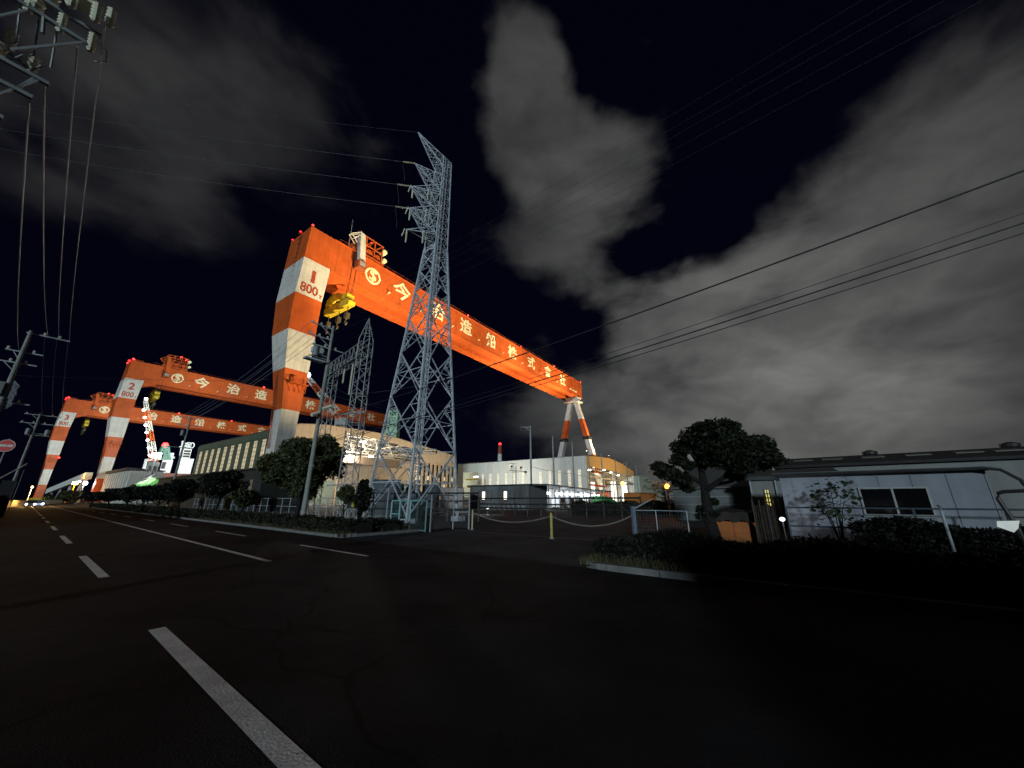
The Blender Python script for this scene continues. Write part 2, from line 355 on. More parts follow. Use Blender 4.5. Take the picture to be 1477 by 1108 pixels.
def crane(num, loc, label, hook=True):
    c = thing('gantry_crane', label, 'gantry crane', loc, KROT, 'gantry cranes')
    # rigid leg: tapered box in painted bands
    prof = [(80,0,7.6,12.6),(69,-.4,7.5,12.2),(57.3,-.9,6.7,11.6),(46,-.8,6.55,9.6),(35,.3,6.45,7.0),(24,1.4,5.9,4.4),(12.5,1.5,5.7,4.6),(3,1.5,5.7,7.5)]
    m = MB()
    for k in range(len(prof)-1):
        m.m = k % 2
        (z1,a1,b1,r1), (z0,a0,b0,r0) = prof[k], prof[k+1]
        y0 = 0.0
        m.loft([[(a0,y0,z0),(b0,y0,z0),(b0,r0,z0),(a0,r0,z0)], [(a1,y0,z1),(b1,y0,z1),(b1,r1,z1),(a1,r1,z1)]], cap=(k in (0, len(prof)-2)))
    leg = m.build('rigid_leg', [ORANGE, WHITE], c)
    sm = MB(); sm.box(.8,6.4,-9,16,1.2,3.05)
    for y in (-8,-4,10,14): sm.box(1.6,5.6,y-1.4,y+1.4,.35,1.2)
    sm.build('sill_beam', YELLOW if num == 3 else ORANGE, c)
    lad = MB()
    for y_ in (5.0,5.9): lad.beam((1.2,y_-2.6,14),(-.55,y_,57),.14); lad.beam((-.6,y_,57),(-.2,y_,79),.14)
    for i in range(40): z_ = 15+1.6*i; f_ = min(1,(z_-14)/43); lad.beam((1.2-1.78*f_,2.4+2.6*f_,z_),(1.2-1.78*f_,3.3+2.6*f_,z_),.1)
    lad.build('ladder', RUST, c)
    # leg platform with handrail and small box
    pm = MB(); pm.box(1.6,6.4,-1.6,-.02,31.0,31.25); pm.box(2.4,4.4,-1.3,-.2,31.25,33.0)
    for x in (1.7,2.9,4.1,5.3,6.3):
        pm.beam((x,-1.55,31.25),(x,-1.55,32.4),.09)
    pm.beam((1.6,-1.55,32.4),(6.4,-1.55,32.4),.1); pm.beam((1.6,-1.55,31.85),(6.4,-1.55,31.85),.07)
    for x in (1.9,3.2,4.5,5.8): pm.beam((x,-1.5,31.0),(x+.6,-.05,29.0),.14)
    pm.build('leg_platform', ORANGE, c)
    # twin box girders with stiffener seams and a lower flange
    for y0, nm in ((0.0,'girder'), (7.8,'girder')):
        g = MB(); L_ = 190.0
        x0 = 7.52
        g.prism([(y0,80),(y0+4.4,80),(y0+4.0,68.6),(y0,68.6)], 'x', x0, L_)
        g.box(x0, L_, y0-.16, y0-.003, 68.35, 68.75)
        g.box(x0, L_, y0+.003, y0+4.15, 68.30, 68.597)
        g.box(x0, L_, y0-.22, y0-.003, 79.8, 80.06)
        for i in range(31):
            x = x0 + 1.5 + 6.0*i
            if abs(x-21.6) > 3.2 and x < 188 and i % 3 == 0: g.box(x, x+.06, y0-.045, y0-.003, 68.8, 79.78)
        g.build(nm, ORANGE, c)
    MB().box(184,190,4.41,7.79,69,79.9).build('girder_tie', ORANGE, c); MB().box(7.7,11,4.41,7.79,69,79.9).build('girder_tie', ORANGE, c)
    ha = MB(); ha.prism([(6.6,57.4),(7.6,68.58),(15.5,68.58)], 'y', .4, 3.6) if False else ha.prism([(7.55,68.2),(13.5,68.28),(7.5,65.2)], 'y', .3, 3.7)
    ha.build('haunch', ORANGE, c)
    # handrail along the girder top
    hr = MB()
    hr.beam((9,-.05,81.15),(190,-.05,81.15),.06)
    for i in range(61): hr.beam((9+3*i,-.05,80.05),(9+3*i,-.05,81.15),.05)
    hr.build('handrail', RUST, c)
    for x in (28,43,60,77,96,113,133,152,170):
        lb = MB(); lb.tube([(x,-.05,70.6),(x,-.9,70.5),(x+.3,-1.0,71.0)], .1, 5); lb.box(x-.1,x+.7,-1.15,-.8,71.0,71.25); lb.build('lamp_bracket', LETTER, c)
    # lettering
    emblem(c, 21.8, 74.5, 3.0)
    for ch, x in zip(NAME, TG): text('girder_character', ch, 7.3, LETTER, c, TXM(x, 74.2, -.08), bold=.16, sx=1.1)
    em = MB(); em.lathe((0,0,0), [(.75,-.02),(.75,.02)], 12); 
    for i, p in enumerate(em.v): em.v[i] = (173.2+p[0], -.08+p[2], 71.4+p[1])
    em.build('maker_mark', LETTER, c); MB().box(174.6,182.5,-.1,-.04,71.1,71.7).build('maker_band', LETTER, c)
    # numbers on the leg
    if num == 1: MB().box(2.6,3.6,-.12,-.03,61.9,65.9).build('crane_number', NUMB, c)
    else: text('crane_number', str(num), 5.4, NUMB, c, TXM(3.2, 64.4, -.07), bold=.12)
    text('load_rating', '800', 4.0, NUMB, c, TXM(2.55, 59.5, -.07), bold=.06, sx=.85)
    text('load_rating', 'T', 1.5, NUMB, c, TXM(5.95, 58.5, -.07), bold=.04)
    # trolley and winches on top of the girders
    t = MB(); t.box(13.5,25.5,.2,12.0,80.3,81.6); t.box(14.5,18.5,1,5,81.6,84.6); t.box(19.5,24.5,7,11,81.6,85.0)
    for x, z in ((15,81.6),(18.2,81.6),(21.5,81.6),(24.6,81.6)):
        t.beam((x,.6,z),(x,.6,88.6),.35); t.beam((x,6.0,z),(x,6.0,88.6),.35)
    for z in (85.2,88.5):
        for y in (.6,6.0): t.beam((14.8,y,z),(25.0,y,z),.32)
        for x in (15,18.2,21.5,24.6): t.beam((x,.6,z),(x,6.0,z),.28)
    for x in (15,18.2,21.5): t.beam((x,.6,85.2),(x+3.2,.6,88.5),.24)
    t.cyl((20,1.0,83.2),(20,5.6,83.2),1.3,n=14); t.cyl((23.2,1.0,83.2),(23.2,5.6,83.2),1.1,n=14)
    tr = t.build('trolley', ORANGE, c)
    MB().cyl((25.5,.2,86.6),(25.5,2.2,86.6),.9,n=14).build('sheave', LETTER, tr, 40)
    MB().cyl((26.0,.4,83.4),(26.0,2.4,83.4),.8,n=14).build('sheave', LETTER, tr, 40)
    j = MB()
    if num != 1: j.add([], [])
    for y in (-1.9,-.5):
        j.beam((11.3,y,84.2),(14.6,y,86.8),.22); j.beam((11.3,y,84.2),(13.6,y,82.2),.2); j.beam((14.6,y,86.8),(15.2,y,80.5),.22); j.beam((12.4,y,83.3),(14.8,y,85.9),.18)
    j.beam((11.3,-1.9,84.2),(11.3,-.5,84.2),.2); j.build('jib_frame', WHITE if num == 1 else ORANGE, tr)
    MB().loft([[(14.2,-2.1,86.9),(16.0,-2.1,86.4),(16.0,-.35,86.4),(14.2,-.35,86.9)],[(15.4,-2.1,75.6),(17.4,-2.1,75.4),(17.4,-.35,75.4),(15.4,-.35,75.6)]]).build('jib_boom', WHITE if num == 1 else ORANGE, tr)
    cb = MB().box(14.5,17.2,-3.0,-.4,73.2,75.9).build('operator_cab', RUST, c)
    MB().box(14.9,16.9,-3.04,-3.0,74.0,75.4).box(17.2,17.24,-2.7,-.7,74.0,75.4).build('cab_window', GALVD, cb)
    if num == 1:
        an = MB().cyl((12.5,1,80.1),(12.5,1,92.0),.09,.04,6).build('aerial', GALVD, c)
    # shear legs on the far side: A frame hinged under the girder end
    ap = MB(); ap.prism([(181.2,68.3),(187.4,68.3),(186.3,65.4),(182.3,65.4)], 'y', -.6, 8.6); ap.box(180.8,187.8,-1.6,9.4,64.7,65.4); ap.build('hinge_block', WHITE, c)
    for sg in (-1, 1):
        f = MB(); yc = 3.9
        zs = [64.7,53,41,29,17,6]
        def cen(z): 
            t_ = (64.7 - z)/64.7; return V((184.3, yc + sg*(2.2 + 16.5*t_), z))
        for k in range(5):
            f.m = k % 2
            a, b = cen(zs[k]), cen(zs[k+1]); wa = 1.65 + .1*k; wb = 1.65 + .1*(k+1)
            f.loft([[a + V((-wa,-wa*.8,0)), a + V((wa,-wa*.8,0)), a + V((wa,wa*.8,0)), a + V((-wa,wa*.8,0))],[b + V((-wb,-wb*.8,0)), b + V((wb,-wb*.8,0)), b + V((wb,wb*.8,0)), b + V((-wb,wb*.8,0))]])
        f.m = 1
        a = cen(6); f.box(a.x-3,a.x+3,a.y-3.4,a.y+3.4,1.0,6)
        sl = f.build('shear_leg', [WHITE, ORANGE], c)
        a, b = cen(40.9), cen(39.0); MB().loft([[a+V((-2.5,-2.2,0)),a+V((2.5,-2.2,0)),a+V((2.5,2.2,0)),a+V((-2.5,2.2,0))],[b+V((-2.5,-2.2,0)),b+V((2.5,-2.2,0)),b+V((2.5,2.2,0)),b+V((-2.5,2.2,0))]]).build('access_platform', DARK, sl)
    # red aviation warning lamps
    rs = .34 if num == 1 else .66
    for p in ((.4,.4,80.7),(-.2,6.5,80.8),(.2,12.2,80.6),(21.5,3,89.2),(24.8,6,89.0),(70,-.3,80.6),(113,-.3,80.6),(150,-.3,80.6),(188.6,-.3,80.6)) + (((6.6,-1.0,33.0),) if num == 3 else ()):
        wl = MB().sph(p, rs, 8, 6).build('warning_light', RED, c, 60)
    for p in ((.4,.4),(-.2,6.5),(.2,12.2)): MB().box(p[0]-.35,p[0]+.35,p[1]-.35,p[1]+.35,79.9,80.4).build('lamp_base', RUST, c)
    MB().box(.9,5,1.6,4.5,80.05,81.2).build('roof_hatch', RUST, c)
    # lifting beam hung from the trolley
    lab = {1:'yellow lifting beam with black hooks hanging under the trolley of the nearest crane',2:'yellow lifting beam hanging under the trolley of the crane marked 2',3:'yellow lifting beam hanging under the trolley of the crane marked 3'}[num]
    h = thing('lifting_beam', lab, 'lifting beam', V(loc) + KG*14.6 + KR*5.0 + V((0,0,60.6)), KROT, 'lifting beams')
    b = MB(); b.prism([(-6.4,-1.0),(6.0,-1.0),(6.6,.2),(6.2,1.2),(-5.8,1.0),(-6.6,.1)], 'x', -.9, .9); b.build('beam', YELLOW, h)
    b = MB(); b.prism([(-5.6,1.3),(-1.4,1.9),(1.0,3.3),(3.6,3.6),(6.2,2.6),(6.4,3.8),(4.0,5.0),(.6,4.8),(-2.0,3.6),(-5.2,2.4)], 'x', -.7, .7)
    for y in (-4.6,5.2): b.cyl((-.95,y,2.2),(.95,y,2.2),.9,n=12)
    b.build('yoke', YELLOW, h)
    k = MB()
    for y in (-4.8,-.5,4.9):
        k.beam((0,y,-1.0),(0,y,-3.0),.18); k.box(-.5,.5,y-.6,y+.6,-4.6,-3.0); k.tube([(0,y,-4.6),(0,y+.7,-5.6),(0,y,-6.5),(0,y-.6,-5.9)], .22, 6)
    k.build('hook', mat('greased black steel', (.06,.05,.03), .5), h)
    k = MB()
    k.beam((0,4.9,3.0),(.4,4.9,20),.16)
    for y in (-4.6,-3.9,4.5,5.3):
        for x in (-.6,.6):
            k = MB(); k.beam((x,y,3.0),(x+.4,y,20.2),.1); k.build('hoist_rope', DARK, h)
    h.scale = (1.25,1.12,1.15)
    return c
crane(1, K(0,0), 'nearest orange and white gantry crane marked 1 800T, standing before the tan hall')
crane(2, K(-2.4,197), 'middle orange and white gantry crane with the number 2 on its leg')
crane(3, K(-10.5,357), 'farthest orange and white gantry crane with the number 3 on its leg, at road end')
# ---------------------------------------------------------------- shipyard halls
def sn(p): return (p.dot(RS), p.dot(RN))
TAN = mat('tan cladding', (.60,.47,.31), .7, var=.06, scale=.4, streak=.12)
PALE = mat('pale grey cladding', (.66,.67,.62), .7, var=.05, scale=.4, streak=.14)
GREEN = mat('dark green cladding', (.085,.12,.085), .7, var=.15, scale=.5, streak=.2)
ROOF = mat('dark roof sheet', (.05,.052,.055), .7, var=.2)
BROWN = mat('brown inner panel', (.24,.19,.15), .8, var=.15, streak=.2)
INNER = mat('inner hall wall', (.5,.47,.4), .8, var=.12, scale=.3, streak=.25)
FLOOR = mat('hall floor', (.22,.21,.19), .8, var=.3, scale=.3)
TRUSS = mat('pale truss paint', (.55,.53,.47), .6, var=.1)
CREAM = emit('cream lit window', (1,.80,.42), .42, var=.35)
CREAM2 = emit('pale lit window', (1,.93,.62), .62, var=.3)
LAMPW = emit('white hall lamp', (1,.94,.82), 9)
LAMPS = emit('small white lamp', (.95,.98,1), 16)
FRAME = mat('window frame', (.12,.13,.11), .6)
def thick_poly(m, pts, y0, y1): m.prism(pts, 'y', y0, y1)

h1 = thing('assembly_hall', 'tan assembly hall with low arched front, lit roof trusses and striped side windows', 'hall', K(7,16), KROT)
AR = [(0,21.2),(7,23.9),(15,24.9),(30,25.1),(37,25.0),(46,24.0),(55,22.9),(67,21.6),(76,20.4)]
def arch(x, P=AR):
    for (a, za), (b, zb) in zip(P, P[1:]):
        if a <= x <= b: return za + (zb-za)*(x-a)/(b-a)
    return P[-1][1]
LEN = 60
m = MB()
m.prism([(0,16.6)] + [p for p in AR if p[0] <= 22] + [(22,arch(22)),(22,17.6)], 'y', 0, .5)
m.prism([(22,arch(22)-1.6)] + [(22,arch(22))] + [p for p in AR if 22 < p[0] < 54] + [(54,arch(54)),(54,arch(54)-2.0),(40,arch(40)-2.2)], 'y', -.003, .5)
m.prism([(54,16.2),(54,arch(54)),(55,22.9),(67,21.6),(76,20.4),(76,16.0)], 'y', 0, .5)
m.build('front_fascia', TAN, h1)
m = MB()
for i in range(9): m.box(1.4+8.7*i-.05, 1.4+8.7*i+.05, -.06, -.004, arch(1.4+8.7*i)-1.5, arch(1.4+8.7*i)-.05)
for (a, za), (b, zb) in zip(AR, AR[1:]): m.beam((a,-.1,za+.06),(b,-.1,zb+.06),.3,.16)
m.build('fascia_trim', BROWN, h1)
m = MB()
for i in range(10):
    x = 54.6 + 2.35*i; m.box(x, x+1.0, .02, .55, 0, 16.0)
m.box(0,1.2,.02,.6,0,16.6); m.box(21.2,22.0,.02,.6,0,17.6)
m.build('front_column', TAN, h1)
m = MB()
for i in range(9):
    x = 55.6 + 2.35*i; m.box(x, x+1.33, .3, .36, 4.2, 15.8)
m.build('dark_glazing', mat('dark window glass', (.035,.03,.025), .2, spec=.5), h1)
for i in range(5):
    for z in ((6.5,7.8),(9.3,10.9)):
        if random.random() < .7: MB().box(55.7+2.35*i*2 % 20, 56.6+2.35*i*2 % 20, .26, .296, *z).build('lit_pane', CREAM2, h1)
# roof, side and back
m = MB(); top = [(x, z+.12) for x, z in AR]; bot = [(x, z-.25) for x, z in AR][::-1]
m.prism(top + bot, 'y', .52, LEN); m.build('roof', ROOF, h1)
m = MB(); m.box(-.28,-.003,.0,LEN,0,20.9); m.box(-.45,-.283,-.1,LEN,19.0,20.6); m.build('side_wall', GREEN, h1)
MB().box(76.003,76.3,0,LEN,0,20.2).build('side_wall', TAN, h1)
MB().box(0,76,LEN,LEN+.3,0,21).build('back_wall', INNER, h1)
MB().add([(0,0,.02),(76,0,.02),(76,LEN,.02),(0,LEN,.02)], [(0,1,2,3)]).build('hall_floor', FLOOR, h1)
for i in range(10):
    y = 2.2 + 5.75*i
    f = MB(); f.box(-.52,-.46,y-.12,y,9,18.6); f.box(-.52,-.46,y+2.5,y+2.62,9,18.6); f.box(-.52,-.46,y,y+2.5,18.5,18.62)
    for z in range(7): f.box(-.50,-.462,y,y+2.5,10+1.3*z,10.12+1.3*z)
    f.box(-.5,-.462,y+1.2,y+1.28,9,18.5)
    fr = f.build('side_window', FRAME, h1)
    MB().box(-.455,-.45,y,y+2.5,9,18.5).build('window_pane', CREAM, fr)
# inside: trusses, crane beam, lamps, far lit windows
m = MB()
for k in range(8):
    y = 4 + 7.5*k
    for (a, za), (b, zb) in zip(AR, AR[1:]): m.beam((a,y,za-.7),(b,y,zb-.7),.3)
    m.beam((0,y,18.6),(76,y,18.6),.3)
    for i in range(12):
        x = 6.0*i + 3; m.beam((x,y,18.6),(x+3,y,arch(min(76,x+3))-.8),.18); m.beam((x+3,y,arch(min(76,x+3))-.8),(min(76,x+6),y,18.6),.18)
for x in (14,26,38,50,62): m.beam((x,1,arch(x)-1.1),(x,59,arch(x)-1.1),.25)
m.build('roof_truss', TRUSS, h1)
m = MB(); m.box(22,53,9,10.2,14.4,17.2); m.box(22,53,7.2,8.8,13.9,14.3); m.build('overhead_crane_beam', BROWN, h1)
m = MB()
for x in (27,34,42,50):
    m.box(x,x+.5,14,58,17.7,17.9)
m.build('crane_rail', TRUSS, h1)
for x, y, z in ((33,5.6,21.9),(28,12,18.2),(44,16,18.2),(33,28,18.2),(48,30,18.2),(14,9,17.0),(18,20,17.0),(40,40,18.2),(24,44,18.2),(55,46,18.2)):
    MB().lathe((x,y,z), [(.1,.5),(.8,.3),(1.0,0),(.2,-.02)], 12).build('ceiling_lamp', LAMPW, h1)
for i in range(7): MB().box(20+4.4*i,22.0+4.4*i,LEN-.06,LEN-.003,3,11).build('far_window', CREAM2, h1)
MB().box(24,33,20,26,0,8.6).box(36,44,30,38,0,6).build('hull_block', mat('grey green hull block', (.25,.33,.31), .6, var=.15), h1)
for p, pw in (((30,8,17),5200),((46,20,17),4200),((16,14,15),3200),((34,36,16),4200)):
    o = point((0,0,0), pw*3.2, (1,.86,.68), .8); o.parent = h1; o.location = p
# floodlight: housing, lamp face and spot beam
def flood(pos, target, power, col, label, cone=70, parent=None, group='floodlights on the halls', post=0):
    f = thing('floodlight', label, 'floodlight', pos, 0, group)
    d_ = (V(target) - V(pos)).normalized(); x_ = d_.cross(V((0,0,1))).normalized(); u_ = x_.cross(d_)
    b = MB(); q = [(-.35,-.25),(.35,-.25),(.35,.25),(-.35,.25)]
    b.loft([[x_*a*.5 + u_*c*.5 - d_*.4 for a, c in q], [x_*a + u_*c for a, c in q]]); b.beam((0,0,-.8),tuple(-d_*.2),.1)
    b.build('housing', DARK, f)
    if post: MB().cyl((0,0,-.8),(0,0,-post),.1,.12,8).build('post', GALVD, f)
    MB().loft([[x_*a*.9 + u_*c*.9 + d_*.004 for a, c in q], [x_*a*.9 + u_*c*.9 + d_*.03 for a, c in q]]).build('lamp_face', emit('flood face %s' % str(col), col, 6), f)
    s_ = spot((0,0,0), (0,0,1), power, col, cone, .7, .3); s_.parent = f
    s_.location = d_*.1; s_.rotation_euler = d_.to_track_quat('-Z','Y').to_euler()
    return f

# low dark shed along the road in front of the hall
sh = thing('storage_shed', 'long low dark shed in front of the hall with striped windows', 'shed', K(-15,-38), KROT)
SHZ = 6.1
MB().box(0,7,0,54,0,SHZ).build('wall', mat('dark shed wall', (.035,.04,.037), .8, var=.2, streak=.2), sh)
MB().prism([(-.5,SHZ+.002),(7.5,SHZ+.002),(7.5,SHZ+.5),(-.5,SHZ+.25)], 'y', -.5, 54.5).build('roof', ROOF, sh)
m = MB()
for i in range(8): m.box(-.05,-.004,3+6.4*i,4.0+6.4*i,2.4,4.6)
m.build('window', mat('dim shed window', (.16,.17,.15), .4, var=.3), sh)

# second hall
h2 = thing('fabrication_hall', 'pale fabrication hall with tall narrow lit windows and open lit front', 'hall', K(127.2,-27.9), KROT)
A2 = [(0,22),(15,22.8),(31,23.5),(47,22.4),(60,20.6),(72,18.9)]
LE2 = 67
WARMF = mat('ochre cladding', (.64,.43,.18), .7, var=.06, scale=.4, streak=.1)
m = MB(); m.prism([(0,17.2)] + A2 + [(72,16.0)], 'y', 0, .5); m.build('front_fascia', WARMF, h2)
m = MB()
for (a, za), (b, zb) in zip(A2, A2[1:]): m.beam((a,-.1,za+.08),(b,-.1,zb+.08),.35,.2)
m.box(-.5,-.37,-.1,80,21.9,22.15); m.build('fascia_trim', ROOF, h2)
m = MB(); m.prism([(x,z+.1) for x,z in A2] + [(x,z-.3) for x,z in A2][::-1], 'y', .52, LE2); m.build('roof', ROOF, h2)
m = MB(); m.box(-.35,-.003,0,LE2,0,21.9)
for i in range(24): m.box(-.40,-.353,1.4+2.75*i,1.5+2.75*i,.2,21.6)
m.build('side_wall', PALE, h2)
MB().box(72.003,72.3,0,LE2,0,18.7).build('side_wall', PALE, h2)
MB().box(0,72,LE2-.3,LE2,0,22).build('back_wall', INNER, h2)
MB().add([(0,0,.02),(72,0,.02),(72,LE2,.02),(0,LE2,.02)], [(0,1,2,3)]).build('hall_floor', FLOOR, h2)
for i in range(12):
    y = 2.9 + 5.42*i
    f = MB(); f.box(-.46,-.42,y-.08,y,4.6,15.6); f.box(-.46,-.42,y+1.5,y+1.58,4.6,15.6)
    for z in range(9): f.box(-.46,-.42,y,y+1.5,4.6+1.36*z,4.68+1.36*z)
    f.box(-.45,-.42,y+.72,y+.78,4.6,15.6)
    fr = f.build('side_window', TRUSS, h2); MB().box(-.415,-.405,y,y+1.5,4.6,15.5).build('window_pane', CREAM2, fr)
m = MB(); m.box(0,1.4,.02,.8,0,17.1); m.box(70.6,71.98,.02,.8,0,16.0); m.box(35,36,.02,.5,0,16.8); m.build('front_column', PALE, h2)
m = MB()
for k in range(7):
    y = 5 + 9*k; m.beam((0,y,17.2),(72,y,15.8),.45); 
    for i in range(12): m.beam((6*i,y,17.2-.02*6*i),(6*i+3,y,arch(6*i+3,A2)-.7),.2)
m.beam((0,2,12.6),(72,2,12.0),.5,.8); m.beam((0,20,12.6),(72,20,12.0),.5,.8)
m.build('roof_truss', TRUSS, h2)
for i in range(9): MB().box(5+7.4*i,7.6+7.4*i,LE2-.36,LE2-.303,1.5,12.5).build('far_window', emit('bright hall bay', (1,.95,.8), 3, .3), h2)
for x, y, z in ((10,3,15.6),(17,3,17.6),(30,3,17.0),(40,3,16.2),(52,3,15.2),(26,18,16.5),(46,24,16.2),(60,30,16.0),(14,34,16.6)):
    MB().lathe((x,y,z), [(.1,.6),(.7,.3),(.9,0),(.2,-.02)], 12).build('ceiling_lamp', LAMPW, h2)
MB().beam((3,7,9.5),(40,7,8.7),1.0,.9).build('overhead_crane_beam', NUMB, h2)
MB().box(20,34,26,40,0,6).box(44,60,18,30,0,4.4).build('hull_block', mat('steel hull block', (.28,.26,.22), .6, var=.2), h2)
for p, pw in (((20,10,14),3500),((46,12,14),3500),((34,40,14),4500)):
    o = point((0,0,0), pw, (1,.9,.7), .8); o.parent = h2; o.location = p
for k in range(9):
    y = 3 + 7.1*k; MB().box(71.2,71.9,y,y+.9,0,16.2).build('inner_column', PALE, h2)
    if k % 3 != 2: MB().box(71.93,71.99,y+2.2,y+5.2,.8,12.8).build('lit_bay', MATS['bright hall bay'], h2)
    MB().box(70.2,71.2,y-.2,y+1.1,11.4,12.4).build('corbel', YELLOW, h2)
MB().box(70.3,71.15,0,LE2-1,10.6,11.35).build('crane_runway', mat('dark runway beam', (.12,.10,.08), .6), h2)
m = MB(); m.box(-.35,-.003,78.2,83,0,22.2); m.box(-.1,.2,67.003,78.197,17.0,21.8); m.box(-.3,0,67.003,78.19,0,3.0); m.box(0,30,83,83.3,0,22); m.box(0,30,67.01,83,21.9,22.3); m.box(25,25.3,67.01,83,0,22)
m.build('side_bay', mat('pale green cladding', (.60,.64,.55), .7, var=.08, streak=.15), h2)
m = MB(); m.box(2,2.3,67.3,78,12.6,13.3); m.box(3,3.3,67.3,78,8.2,9.2); m.build('bay_beam', YELLOW, h2)
MB().box(4,4.4,68,74,14.2,14.9).build('bay_lamp', LAMPW, h2)
o = point((0,0,0), 2600, (1,.95,.8), .6); o.parent = h2; o.location = (6,72,12)

# third pale hall, orange container, green cover
p3 = hd(926, 730, 300); p3.z = 0
h3 = thing('pale_hall', 'pale green clad hall end showing behind the dark pine', 'hall', p3, KROT)
m = MB(); m.prism([(0,0),(0,18.6),(10,20.2),(64,13.8),(64,0)], 'y', 0, 30)
m.build('wall', mat('mint cladding', (.5,.55,.44), .7, var=.08, streak=.15), h3)
m = MB()
for i in range(20): m.box(1+3*i,1.2+3*i,-.12,-.004,0,18.4 if i < 4 else 19.2-.34*(i-3))
m.build('cladding_rib', TAN, h3)
pc = hd(925, 738, 58); pc.z = 0
ct = thing('cargo_container', 'orange steel container glowing under the orange street lamp', 'container', pc, KROT - .12)
m = MB(); m.box(0,6.06,0,2.44,.15,2.5)
for i in range(24): m.box(.1+.25*i,.22+.25*i,-.04,-.003,.3,2.35)
m.build('body', mat('orange container paint', (.55,.20,.05), .6, var=.12, streak=.2), ct)
MB().box(-.03,6.09,-.05,2.49,2.502,2.6).box(-.03,6.09,-.05,2.49,0,.148).build('frame_rail', RUST, ct)
pg_ = hd(872, 735, 100); pg_.z = 0
gc = thing('covered_pile', 'bright green sheeted pile in front of the open lit hall', 'covered pile', pg_, KROT)
MB().prism([(0,0),(0.6,2.6),(5,1.9),(10.5,.9),(13,0)], 'y', 0, 4).build('sheet', mat('green tarpaulin', (.05,.30,.09), .6, var=.2, scale=1, bump=.4, bscale=3), gc)
MB().tube([(.6,-.02,2.62),(5,-.02,1.92),(10.5,-.02,.92)], .05).build('tie_rope', WHITE, gc)

# grey office and lit canopy in front of the second hall
c0 = hd(763, 735, 62); c0.z = 0
of = thing('site_office', 'grey prefabricated office with two lit windows beside the tall net poles', 'office', c0, KROT)
GREYW = mat('grey prefab wall', (.20,.21,.21), .75, var=.12, streak=.2)
m = MB(); m.box(0,6,0,12.5,0,3.9)
for i in range(5): m.box(-.05,-.004,.1+3.05*i,.22+3.05*i,0,3.88)
m.build('wall', GREYW, of)
MB().prism([(-.5,3.92),(6.4,3.92),(6.4,4.2),(-.5,4.06)], 'y', -.4, 12.9).build('roof', ROOF, of)
for y in (9.1, 4.4):
    wf = MB().box(-.09,-.054,y-1.6,y+.6,1.5,3.1).build('window', FRAME, of)
    MB().box(-.11,-.094,y-.1,y+.5,1.65,2.95).build('lit_pane', emit('fluorescent window', (1,.95,.75), 2.2), wf)
    MB().box(-.11,-.094,y-1.5,y-.2,1.65,2.95).build('dark_pane', GREYW, wf)
# canopy runs off along a slightly different heading
ce_ = hd(868,735,118); CH_ = math.atan2(ce_.y-c0.y, ce_.x-c0.x)
cn = thing('shelter_canopy', 'long dark canopy roof over a row of bright white lamps', 'shelter', c0 + V((.6,.2,0)), CH_)
MB().prism([(-2.6,4.05),(0,4.1),(2.4,3.8),(2.4,3.66),(-2.6,3.9)], 'x', 0.4, 62).build('roof', ROOF, cn)
m = MB()
for i in range(11):
    m.beam((1+6*i,2.2,0),(1+6*i,2.2,3.7),.14); m.beam((1+6*i,-2.4,0),(1+6*i,-2.4,3.9),.14)
m.build('post', GALVD, cn)
MB().box(.4,62,2.45,2.55,0,3.6).build('back_panel', mat('pale shelter panel', (.5,.52,.53), .7, var=.2, scale=.6), cn)
for i in range(13):
    x = 7 + 4.2*i + random.uniform(-.8,.8); MB().box(x,x+random.uniform(.9,2.2),1.2,1.5,2.6,3.0).build('strip_lamp', LAMPS, cn)
for x in (9,20,32,46):
    o = point((0,0,0), 300, (.9,.95,1), .4); o.parent = cn; o.location = (x, .6, 2.4)
for i, (x, cl) in enumerate(((12,'white'),(18.5,'silver'),(26,'dark grey'),(35,'pale'))):
    vr = thing('parked_van', cl + ' van parked under the lit canopy, %s along from the grey office' % ('first','second','third','fourth')[i], 'van', c0 + V((math.cos(CH_)*x, math.sin(CH_)*x, 0)) + V((.6,-.6,0)), CH_, 'vans under the canopy')
    vm = mat('van paint ' + cl, {'white':(.6,.62,.63),'silver':(.4,.42,.44),'dark grey':(.12,.13,.14),'pale':(.5,.48,.42)}[cl], .3, var=.03)
    MB().prism([(0,.35),(0,1.0),(.25,1.75),(.7,1.9),(3.3,1.9),(3.8,1.2),(4.2,1.0),(4.25,.35)], 'y', -.8, .8).build('body', vm, vr)
    for a in (.8, 3.4):
        for b in (-.82, .66): MB().cyl((a,b,.31),(a,b+.16,.31),.31,n=14).build('wheel', DARK, vr)
    MB().box(.6,3.2,-.815,-.803,1.15,1.7).build('side_window', DARK, vr)

# a strip of other pale sheds and a conveyor far along the left
st = thing('ribbed_shed', 'pale ribbed shed wall below the crane marked 2', 'shed', K(3,150), KROT)
m = MB(); m.box(0,12,0,62,0,15)
for i in range(13): m.box(-1.2,-.004,1+4.9*i,2.4+4.9*i,0,14.7)
m.build('wall', PALE, st); MB().prism([(-1.6,15.003),(12.4,15.003),(12.4,15.6),(-1.6,16.2)], 'y', -.6, 62.6).build('roof', ROOF, st)
cvp = [hd(70,709,420), hd(128,686,300)]
cv = thing('conveyor_gallery', 'long pale conveyor gallery sloping down toward the farthest crane', 'conveyor', (cvp[0].x, cvp[0].y, 0))
a = V((0,0,cvp[0].z)); b = cvp[1] - V((cvp[0].x, cvp[0].y, 0))
MB().beam(a, b, 2.6, 3.2).build('gallery', PALE, cv)
m = MB()
for t_ in (.15,.4,.65,.9):
    q = a + (b-a)*t_; m.beam((q.x-2,q.y,0),(q.x,q.y,q.z-1.6),.6); m.beam((q.x+2,q.y,0),(q.x,q.y,q.z-1.6),.6)
m.build('trestle', GALVD, cv)
